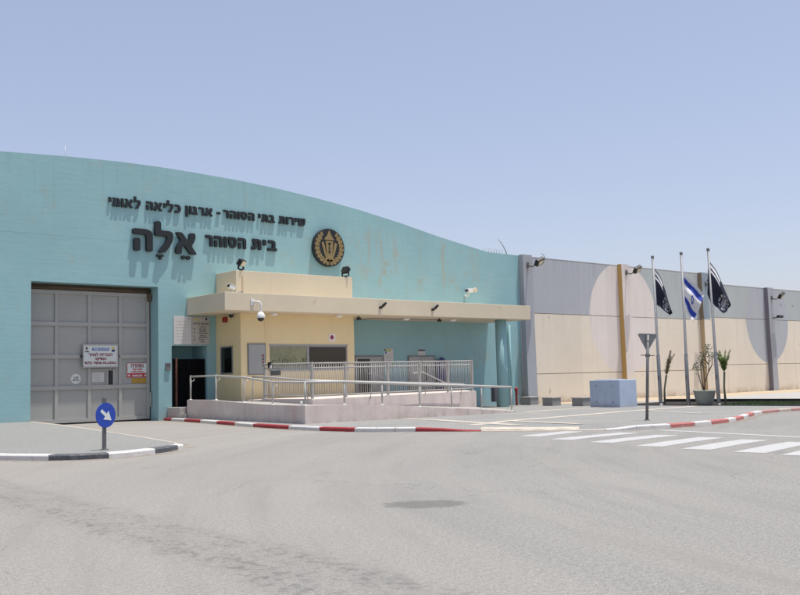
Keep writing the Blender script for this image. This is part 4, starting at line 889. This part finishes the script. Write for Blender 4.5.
# ------------------------------------------------------------------ ramp, platform and railings
rp = thing('access_ramp', 'mauve rendered access ramp and platform in front of the booth', 'ramp', (26, 33, 0))
A = Vector((22.2, 40.55)); B = Vector((20.3, 28.4)); C = Vector((34.0, 30.5))
def wall_run(pts, w, side, m, name, parent):
    """pts: (x,y,zbottom,ztop); thickness w to the left or right of the run"""
    P = [Vector(p[:2]) for p in pts]; nr = normals2(pts); mb = MB(); rings = []
    for i, p in enumerate(pts):
        n_ = nr[i] * side
        if 0 < i < len(pts) - 1:
            a = (P[i] - P[i - 1]).normalized(); k = abs(Vector((-a.y, a.x)).dot(nr[i])); n_ = n_ / max(.4, k)
        q = P[i] + n_ * w; rings.append([(P[i].x, P[i].y, p[2]), (P[i].x, P[i].y, p[3]), (q.x, q.y, p[3]), (q.x, q.y, p[2])])
    vs = [v for r_ in rings for v in r_]; fs = []
    for i in range(len(rings) - 1):
        for k in range(4): fs.append((i * 4 + k, i * 4 + (k + 1) % 4, (i + 1) * 4 + (k + 1) % 4, (i + 1) * 4 + k))
    fs += [(0, 1, 2, 3), tuple(len(vs) - 4 + k for k in (3, 2, 1, 0))]; mb.add(vs, fs); return obj(name, mb, m, parent)
def lerp(a, b, t): return a + (b - a) * t
AB = [lerp(A, B, t) for t in (0, .25, .5, .78, 1)]; zt = [.95, .955, .87, .80, .787]
BC = [lerp(B, C, t) for t in (.155, .315, .486, .646, .81, 1)]; zc = [.745, .655, .488, .336, .19, .0]
wall_run([(p.x, p.y, -.4, z) for p, z in zip(AB + BC, zt + zc)], .13, 1, 'ramp', 'outer_wall', rp)
fl = MB(); F = lambda p, z: (p[0], p[1], z)
D = (24.6, 33.85); E = (36.5, 35.5); G = (24.6, 37.8); H = (24.6, 39.6)
fl.add([F(A, .78), F(AB[2], .72), F(B, .6), F(D, .66), F(G, .8), F(H, .84), F((24.6, 40.6), .84)], [tuple(range(7))])
fl.add([F(B, .6), F(C, -.045), F((36.5, 33), -.06), F(E, .08), F(D, .66)], [(0, 1, 2), (0, 2, 3), (0, 3, 4)])
obj('ramp_floor', fl, 'ramp_floor', rp)
pl = MB().prism_xy([D, E, (41.6, 41.95), (31.8, 41.95), (31.8, 39.5), (24.6, 39.5), G], -.4, lambda x, y: .87 + .05 * min(1, max(0, (x - 24.6) / 12)))
obj('platform', pl, 'ramp', rp)
obj('platform_kerb', MB().box(24.57, 24.75, 33.9, 37.8, .3, .9), 'ramp', rp)
obj('step', MB().bbox(21.92, 24.2, 40.75, 41.98, -.2, .6, .02), 'concrete', rp)
obj('step', MB().bbox(21.98, 22.6, 40.4, 40.74, -.2, .3, .02), 'concrete', rp)
# outer handrail
hr = thing('handrail', 'pale grey tubular handrail along the outer ramp wall', 'handrail', (21, 33, .8))
posts = []
for t, z0, z1 in ((.02, .95, 2.03), (.28, .95, 2.02), (.53, .86, 1.9), (.76, .8, 1.67)): p = lerp(A, B, t); posts.append((p.x + .1, p.y, z0, z1))
posts.append((B.x + .1, B.y + .1, .787, 1.63))
for t, z0, z1 in ((.157, .745, 1.61), (.315, .655, 1.52), (.486, .488, 1.41), (.646, .336, 1.33), (.81, .19, 1.24), (.985, .02, 1.14)): p = lerp(B, C, t); posts.append((p.x, p.y + .1, z0, z1))
for x, y, z0, z1 in posts:
    obj('post', MB().tube([(x, y, z0 - .02), (x, y, z1 + .05)], .038, 10), 'rail', hr); obj('base_flange', MB().lathe([(.085, 0), (.085, .02), (.04, .035)], 14, at=(x, y, z0 - .004)), 'white', hr)
obj('top_rail', MB().tube([(x, y, z1) for x, y, z0, z1 in posts[:5]], .042, 10), 'rail', hr)
obj('top_rail', MB().tube([(x, y, z1) for x, y, z0, z1 in posts[4:]] , .055, 10), 'rail', hr)
for x, y, z0, z1 in posts[:4]: obj('rail_bracket', MB().tube([(x, y, z1 - .22), (x + .14, y - .05, z1 - .2), (x + .16, y - .05, z1 - .1)], .018, 6), 'rail', hr)
# inner handrail on platform wall
ir = thing('inner_handrail', 'thin inner handrail following the platform wall of the ramp', 'handrail', (24.5, 34, .9))
ip = [(24.42, 38.3, 1.95), (24.42, 37.2, 1.92), (24.42, 34.2, 1.72), (24.6, 33.6, 1.69), (28.3, 34.1, 1.55), (32.3, 34.7, 1.42), (35.2, 35.1, 1.3)]
obj('rail', MB().tube(ip, .045, 10), 'rail', ir)
for p, ex in ((ip[1], (.2, 0)), (ip[2], (.2, 0)), (ip[4], (0, .26)), (ip[5], (0, .26)), (ip[6], (0, .24))): obj('rail_bracket', MB().tube([p, (p[0] + ex[0] * .6, p[1] + ex[1] * .6, p[2] - .1), (p[0] + ex[0], p[1] + ex[1], max(.8, p[2] - .9))], .022, 6), 'rail', ir)
obj('post', MB().tube([(24.35, 38.25, .8), (24.42, 38.3, 1.93)], .03, 8), 'rail', ir)
# picket railing
pr = thing('picket_railing', 'grey picket railing on the platform in front of booth and doors', 'railing', (26, 34, .9))
def picket_run(p0, p1, zb0, zb1, zt0, zt1, first=True, last=True):
    L = (Vector(p1) - Vector(p0)).length; d = (Vector(p1) - Vector(p0)) / L
    at = lambda s_: (p0[0] + d.x * s_, p0[1] + d.y * s_)
    zb = lambda s_: zb0 + (zb1 - zb0) * s_ / L; ztp = lambda s_: zt0 + (zt1 - zt0) * s_ / L
    mb = MB(); a = lambda s_, z: (*at(s_), z)
    for dz, r_ in ((-.02, .035), (-.22, .03)): mb.tube([a(.04, ztp(0) + dz), a(L - .04, ztp(L) + dz)], r_, 8)
    mb.tube([a(.04, zb(0) + .16), a(L - .04, zb(L) + .16)], .03, 8)
    N = int(L / .142)
    for i in range(1, N): s_ = L * i / N; mb.tube([a(s_, zb(s_) + .16), a(s_, ztp(s_) - .02)], .019, 5)
    obj('railing_panel', mb, 'picket', pr)
    for s_, on in ((0, first), (L, last)):
        if on:
            x, y = at(s_); obj('post', MB().bbox(x - .05, x + .05, y - .05, y + .05, zb(s_) - .02, ztp(s_) + .04, .008), 'picket', pr); obj('base_plate', MB().bbox(x - .1, x + .1, y - .1, y + .1, zb(s_) - .01, zb(s_) + .02, .004), 'white', pr)
picket_run((24.68, 37.7), (24.7, 33.98), .9, .87, 2.53, 2.47)
fs_ = [0, .176, .42, .62, .81, .985]
for i in range(5):
    a, b = fs_[i], fs_[i + 1]; P0 = (24.7 + 11.8 * a, 33.98 + 1.64 * a); P1 = (24.7 + 11.8 * b, 33.98 + 1.64 * b)
    picket_run(P0, P1, .87 + .05 * a, .87 + .05 * b, 2.47 + .07 * a, 2.47 + .07 * b, False, True)
# railing of the steps behind, on the platform
sr = thing('stair_handrail', 'slanted handrail of the inner steps behind the pickets', 'handrail', (35, 39, .9))
obj('rail', MB().tube([(33.0, 40.2, 2.0), (33.4, 40.2, 2.02), (34.8, 40.0, 1.35)], .032, 8), 'rail', sr); obj('rail', MB().tube([(34.0, 37.7, 1.95), (35.2, 38.2, 2.0), (36.9, 38.3, 1.4), (37.9, 38.4, 1.15)], .035, 8), 'rail', sr)
for x, y, z in ((34.7, 38.0, 1.98), (36.9, 38.3, 1.4), (33.4, 40.2, 2.0), (34.8, 40, 1.35)): obj('post', MB().tube([(x, y, .9), (x, y, z)], .035, 8), 'rail', sr)
# little things on the ramp
s = thing('railing_intercom', 'small black and white intercom fixed at the left end of the picket railing', 'intercom', (25.0, 36.9, 2.4))
obj('case', MB().bbox(24.6, 24.76, 37.12, 37.34, 2.34, 2.6, .03), 'black', s); obj('face_plate', MB().bbox(24.58, 24.64, 37.02, 37.12, 2.3, 2.44, .01), 'white', s)
s = thing('notice_plate', 'small dark plate hanging on the picket railing near its left end', 'plate', (24.66, 36.2, 1.9)); obj('plate', MB().bbox(24.6, 24.64, 36.3, 37.1, 1.98, 2.2, .008), 'post', s); obj('plate_hook', MB().tube([(24.62, 36.5, 2.2), (24.62, 36.5, 2.3)], .01, 6), 'post', s)
s = tag(obj('floor_lamp', MB().lathe([(.05, 0), (.05, .22), (.035, .26)], 12, at=(22.2, 31.3, .62)), 'white'), 'small white bollard stub on the ramp floor beside the railing', 'lamp')

# ------------------------------------------------------------------ street furniture
s = thing('litter_bin', 'slim dark grey litter bin leaning by the canopy column', 'bin', (43.1, 39.8, -.05))
bx, by = 43.1, 40.35
obj('bin_body', MB().bbox(bx - .16, bx + .16, by - .16, by + .16, .12, 1.02, .03), 'grey_metal', s); obj('bin_lid', MB().bbox(bx - .2, bx + .2, by - .2, by + .2, 1.03, 1.13, .03), 'black', s); obj('pole', MB().tube([(bx + .2, by, -.2), (bx + .2, by, 1.1)], .03, 8), 'grey_metal', s)
s = thing('fire_hydrant', 'red fire hydrant pipe at the end of the teal wall', 'hydrant', (47.2, 41.6, -.22))
hx, hy = 46.15, 41.3
obj('pipe', MB().lathe([(.07, -.22), (.07, .62), (.085, .64), (.085, .72)], 16, at=(hx, hy, 0)), 'hydrant', s); obj('valve', MB().lathe([(.11, .72), (.12, .78), (.11, .88), (.05, .94)], 16, at=(hx, hy, 0)), 'hydrant', s); obj('outlet', MB().tube([(hx, hy, .55), (hx + .01, hy - .16, .55)], .045, 12), 'hydrant', s)
# concrete cube seats
def seat():
    t = thing('concrete_seat', 'x', 'seat'); obj('block', MB().bbox(-.5, .5, -.5, .5, 0, .46, .02), 'bench_grey', t); obj('seat_slab', MB().bbox(-.54, .54, -.54, .54, .462, .54, .015), 'concrete', t); return t
s0 = seat()
for i, (x, y, lab) in enumerate(((47.2, 41.1, 'grey concrete block seat touching the lavender buttress'), (45.9, 38.2, 'middle grey concrete block seat alone before the cream wall'), (45.5, 35.6, 'grey concrete block seat next to the blue cube'))):
    o = s0 if i == 0 else copy_tree(s0); o.location = (x, y, -.23); o.scale = (.8, .8, 1.0); o['label'] = lab; o['group'] = 'concrete block seats on the pavement'
bc = thing('blue_block', 'big pale blue concrete block on the pavement before the wall', 'concrete block', (43.9, 32.3, -.2))
obj('block', MB().bbox(43.2, 44.8, 31.2, 33.2, -.25, 1.3, .035, seg=3), 'cube_blue', bc)
hm = [(43.2, y, z) for y in (31.65, 32.75) for z in (.1, 1.0)]
for x, y, z in hm: obj('lifting_hole', MB().tube([(x - .003, y, z), (x + .01, y, z)], .045, 12), 'slate', bc)
obj('top_edge', MB().bbox(43.3, 44.5, 31.7, 32.9, 1.298, 1.33, .01), 'cube_blue', bc)
# planter with shrub
s = thing('flower_pot', 'round grey green concrete pot in the flag bed', 'pot', (47.4, 28.6, -.22))
obj('pot_body', MB().lathe([(.38, 0), (.42, .06), (.52, .4), (.57, .72), (.6, .76), (.6, .82), (.53, .82), (.5, .7)], 32, at=(47.4, 28.6, -.22)), 'pot', s); obj('soil', MB().lathe([(.5, .0), (.5, .02)], 24, at=(47.4, 28.6, .47)), 'soil', s)
sh = thing('potted_shrub', 'thin leafy shrub growing out of the grey green pot', 'shrub', (47.4, 28.6, .5))
rg = random.Random(11); lv = MB(); stm = MB()
def leafcloud(mb, c, r, n, size, rg, up=.3):
    for i in range(n):
        d = Vector((rg.gauss(0, 1), rg.gauss(0, 1), rg.gauss(0, 1))).normalized() * r * rg.random() ** .4; p = Vector(c) + Vector((d.x, d.y, d.z * 1.3))
        a = Vector((rg.gauss(0, 1), rg.gauss(0, 1), rg.gauss(up, .7))).normalized(); b = a.orthogonal().normalized(); b = (Matrix.Rotation(rg.uniform(0, 6.28), 3, a) @ b) * size * .2; l = a * size * rg.uniform(.7, 1.2)
        mb.add([p, p + l * .5 + b, p + l, p + l * .5 - b], [(0, 1, 2, 3)])
B0 = Vector((47.4, 28.6, .5)); RT = Vector((.7514, -.6593, 0))
stems = [[(0, 0, 0), (.05, 0, .5), (.28, 0, 1.1), (.36, .05, 1.9), (.3, .0, 2.4)], [(0, 0, 0), (-.08, .1, .6), (-.12, .1, 1.3), (-.1, .1, 1.75)], [(0, 0, 0), (-.18, 0, .5), (-.3, -.1, 1.0), (-.42, -.1, 1.4)], [(.28, 0, 1.1), (.5, 0, 1.5), (.56, .0, 2.0)], [(.05, 0, .4), (.02, -.1, 1.1), (-.02, -.1, 1.5)], [(.33, .02, 1.5), (.12, 0, 1.8), (.06, 0, 2.1)]]
tips = []
for sp in stems:
    pts = [B0 + RT * a + Vector((.3, .35, 0)) * b + Vector((0, 0, c_)) for a, b, c_ in sp]; stm.tube(pts, [.035 - .025 * i / len(pts) for i in range(len(pts))], 7)
    for i, p in enumerate(pts[2:]): leafcloud(lv, p, .18, 16 if i else 8, .15, rg)
    leafcloud(lv, pts[-1], .2, 30, .15, rg)
obj('stem', stm, 'bark', sh); obj('foliage', lv, 'leaf', sh, fix=False)
# palm seedlings
def palm(loc, lab, hgt, lean, mat_leaf, nf, spread, side, seed):
    t = thing('young_palm', lab, 'palm', loc, 'young palms in the flag bed'); rg = random.Random(seed); L = Vector(loc)
    tr = [L + Vector((0, 0, -.05)), L + RT * (lean * .4 - .05) + Vector((0, 0, hgt * .5)), L + RT * lean + Vector((0, 0, hgt))]
    obj('trunk', MB().tube(tr, [.075, .05, .06], 10), 'palm_bark', t)
    top = tr[-1]
    for k in range(nf):
        a = rg.uniform(0, 6.28); out = Vector((math.cos(a), math.sin(a), 0)) * spread * rg.uniform(.3, 1) + RT * side; ln = rg.uniform(.75, 1.25)
        mb = MB(); pts = []
        for i in range(7): u = i / 6; pts.append(top + out * ln * (u ** 1.4) + Vector((0, 0, ln * (u * 1.25 - .55 * u * u * spread))))
        mb.tube(pts, [.014 * (1 - .7 * i / 6) for i in range(7)], 5)
        for i in range(1, 60):
            u = i / 60; q = u * 6; j = min(int(q), 5); p = pts[j].lerp(pts[j + 1], q - j); tg = (pts[j + 1] - pts[j]).normalized(); sd = tg.orthogonal().normalized(); sd = Matrix.Rotation(rg.uniform(0, 6.28), 3, tg) @ sd
            l = (tg * .8 + sd * .7).normalized() * .34 * (1 - .5 * u); wv = tg.cross(sd) * .012; mb.add([p - wv * 1.6, p + wv * 1.6, p + l], [(0, 1, 2)])
        obj('frond', mb, mat_leaf, t, fix=False)
palm((48.6, 31.95, -.22), 'thin young palm with a dry brownish leaf tuft left of the pot', 1.7, .18, 'dry_leaf', 6, .2, .42, 4)
palm((50.6, 29.2, -.22), 'thin young palm with green upright fronds right of the pot', 1.8, .02, 'palm_leaf', 15, .42, .0, 9)
# give-way sign seen from behind
s = thing('give_way_sign', 'triangular road sign seen from its grey back on a post', 'road sign', (27.95, 19.11, .02))
px, py = 27.95, 19.11; bx = Matrix.Translation((px, py, 0)) @ Matrix.Rotation(math.atan2(-.6593 * 1, .7514), 4, 'Z') @ Matrix.Rotation(R(3.4), 4, 'Y')
obj('post', MB().tube([(0, 0, -.1), (0, 0, 2.95)], .052, 14).xf(bx), 'post', s)
tri = MB().prism_xz([(-.30, 2.99), (.30, 2.99), (.33, 2.94), (.04, 2.43), (-.04, 2.43), (-.33, 2.94)], .056, .062).xf(bx); pt = obj('plate', tri, 'sign_back', s)
obj('plate_rim', MB().prism_xz([(-.3, 2.995), (.3, 2.995), (.3, 2.955), (-.3, 2.955)], .03, .0555).xf(bx), 'sign_back', pt)
obj('clamp', MB().bbox(-.065, .065, -.065, .07, 2.72, 2.76, .006).xf(bx), 'post', s); obj('cross_arm', MB().bbox(-.24, .24, -.02, .02, 2.23, 2.26, .006).bbox(-.07, .07, -.07, .07, 2.2, 2.29, .006).xf(bx), 'post', s)
obj('base_plate', MB().lathe([(.1, 0), (.1, .03)], 16, at=(px, py, Rz(px) + .128)), 'post', s)
# keep-right sign on the island
s = thing('keep_right_sign', 'round blue traffic sign with white diagonal arrow on a short grey post', 'road sign', (10.04, 22.47, .12))
kx, ky = 10.04, 22.47; nrm = Vector((.30, -.954, 0)).normalized(); kr = Matrix.Translation((kx, ky, 0)) @ Matrix.Rotation(math.atan2(nrm.x, -nrm.y), 4, 'Z')
obj('post', MB().bbox(-.045, .045, -.03, .03, .05, 1.4, .008).xf(kr), 'post', s)
obj('post_slot', MB().box(-.012, .012, -.034, -.0305, .2, 1.38).xf(kr), 'text_dark', s)
def disc_l(r, y0, y1, z, n=40): mb = MB().lathe([(r, y0), (r, y1)], n); mb.xf(Matrix.Rotation(R(-90), 4, 'X')); return moved(mb, 0, 0, z)
dz = .965
dsc = obj('disc', disc_l(.305, -.06, -.04, dz).xf(kr), 'disc_blue', s)
arrow = [(-.04, .19), (.04, .19), (.04, -.0), (.13, -.0), (0, -.22), (-.13, -.0), (-.04, -.0)]
ca, sa = math.cos(R(52)), math.sin(R(52))
arrow = [(x * ca - z * sa, x * sa + z * ca + dz) for x, z in arrow]
obj('arrow', MB().prism_xz(list(reversed(arrow)), -.064, -.0605).xf(kr), 'sign_white', dsc)
obj('clamp', MB().bbox(-.08, .08, -.039, .045, dz - .03, dz + .03, .006).xf(kr), 'post', s)
obj('base_foot', MB().bbox(-.09, .09, -.07, .07, .11, .14, .005).xf(kr), 'post', s)

# ------------------------------------------------------------------ flagpoles and flags
PX = [(46.72, 30.97), (46.86, 29.3), (47.0, 27.53)]; PT = [8.29, 8.31, 8.33]; LEAN = [-.06, .03, -.13]
PLAB = ['leftmost grey flagpole beside the blue block', 'middle grey flagpole left of the pot', 'rightmost grey flagpole right of the pot']
def pole_at(i, z): return Vector((PX[i][0], PX[i][1], 0)) + RT * LEAN[i] * (z / 8.3) + Vector((0, 0, z))
for i in range(3):
    t = thing('flagpole', PLAB[i], 'flagpole', (*PX[i], -.22), 'flagpoles in the bed')
    obj('pole', MB().tube([pole_at(i, -.25), pole_at(i, 2.6), pole_at(i, 2.65), pole_at(i, PT[i])], [.105, .1, .075, .06], 14), 'pole', t)
    obj('base_plate', MB().lathe([(.17, 0), (.17, .02), (.125, .03), (.12, .14)], 18, at=(*PX[i], -.235)), 'post', t)
    q = pole_at(i, PT[i]); obj('truck', MB().lathe([(.075, -.12), (.085, -.1), (.085, .0), (.05, .03)], 14, at=q), 'post', t)
    q = pole_at(i, 1.3); obj('cleat', MB().bbox(q.x - .13, q.x - .08, q.y - .06, q.y + .02, 1.2, 1.45, .008), 'post', t)
    obj('halyard', MB().tube([pole_at(i, 1.3) - Vector((.09, .08, 0)), pole_at(i, PT[i] - .15) - Vector((.06, .06, 0))], .006, 4), 'white', t)
DP = Vector((.6588, .7474, 0))
def flag(i, ztop, top, bot, hoist, amp, waves, pattern, label, mats, seed, back=0.0):
    """hung cloth: top/bot = lists of (sideways, drop) control points of the two long edges from hoist to fly"""
    NU, NV = 84, 56; mb = MB(); rg = random.Random(seed); ph = rg.uniform(0, 6)
    def curve(cp, u):
        n_ = len(cp) - 1; q = u * n_; j = min(int(q), n_ - 1); f = q - j
        P = [Vector(cp[max(0, min(n_, k))]) for k in (j - 1, j, j + 1, j + 2)]
        return .5 * ((2 * P[1]) + (-P[0] + P[2]) * f + (2 * P[0] - 5 * P[1] + 4 * P[2] - P[3]) * f * f + (-P[0] + 3 * P[1] - 3 * P[2] + P[3]) * f ** 3)
    vs = []
    for a in range(NU + 1):
        u = a / NU; t_, b_ = curve(top, u), curve(bot, u)
        for c_ in range(NV + 1):
            v = c_ / NV; p = t_.lerp(b_, v); env = min(1, u * 3.0)
            y = amp * env * math.sin(v * waves * 6.28 + ph + u * 2.0) + amp * .5 * env * math.sin(u * 9 + v * 4 + ph)
            sd = amp * .35 * env * math.cos(v * waves * 6.28 + ph + u)
            base = pole_at(i, ztop - p.y); vs.append(base + RT * (.085 + p.x + sd) + DP * (y + back * u))
    fs = []; mi = []
    for a in range(NU):
        for c_ in range(NV):
            o = a * (NV + 1) + c_; fs.append((o, o + NV + 1, o + NV + 2, o + 1)); mi.append(pattern((a + .5) / NU, (c_ + .5) / NV))
    mb.add(vs, fs, 0, True); mb.mi = mi
    o = obj('flag', mb, mats, None, fix=False, origin=pole_at(i, ztop)); return tag(o, label, 'flag', 'flags on the three poles')
def israel(u, v):
    if .11 < v < .29 or .71 < v < .89: return 1
    x = (u - .5) * 1.45; y = (v - .5)
    def tri(x, y, s_):
        # distance to the border of an equilateral triangle
        y = y * s_; k = 3 ** .5; r = .17
        d = max(y - r / 2, (-y + k * x) / 2 - r / 2, (-y - k * x) / 2 - r / 2)
        return abs(d + .012) < .018
    return 1 if tri(x, y, 1) or tri(x, y, -1) else 0
def service(u, v):
    if u < .42 and (.04 < v < .12 or .2 < v < .26): return 1
    if v > .95 and u > .25: return 1
    x = (u - .68) * 1.2; y = (v - .52) * .8; r = math.hypot(x, y)
    if r < .25:
        if .17 < r < .235 and math.sin(math.atan2(y, x) * 9) > -.55: return 2
        if abs(x) < .05 and -.14 < y < .15: return 2
        if abs(abs(x) - .085 + y * .15) < .018 and abs(y) < .11: return 2
    return 0
flag(0, 7.55, [(0, 0), (.28, .4), (.52, 1.15), (.72, 1.9), (.88, 2.5)], [(.0, 2.05), (.12, 2.2), (.3, 2.4), (.5, 2.55), (.72, 2.7)], 2, .1, 1.6, service, 'dark navy flag with pale emblem on the leftmost pole', ['flag_navy', 'flag_white', 'flag_grey'], 1)
flag(1, 7.12, [(0, 0), (.42, .45), (.8, .85), (1.12, 1.2)], [(.0, 1.75), (.12, 2.1), (.25, 2.5), (.42, 2.72)], 2, .1, 1.5, israel, 'white flag with two blue stripes and blue star on the middle pole', ['flag_white', 'flag_blue'], 2)
flag(2, 7.72, [(-.12, 0), (.28, .55), (.62, 1.4), (.85, 2.0), (.95, 2.45)], [(-.3, 1.9), (-.12, 2.35), (.15, 2.75), (.45, 3.0), (.72, 2.85)], 2, .13, 1.4, service, 'dark navy flag with pale emblem on the rightmost pole', ['flag_navy', 'flag_white', 'flag_grey'], 3)
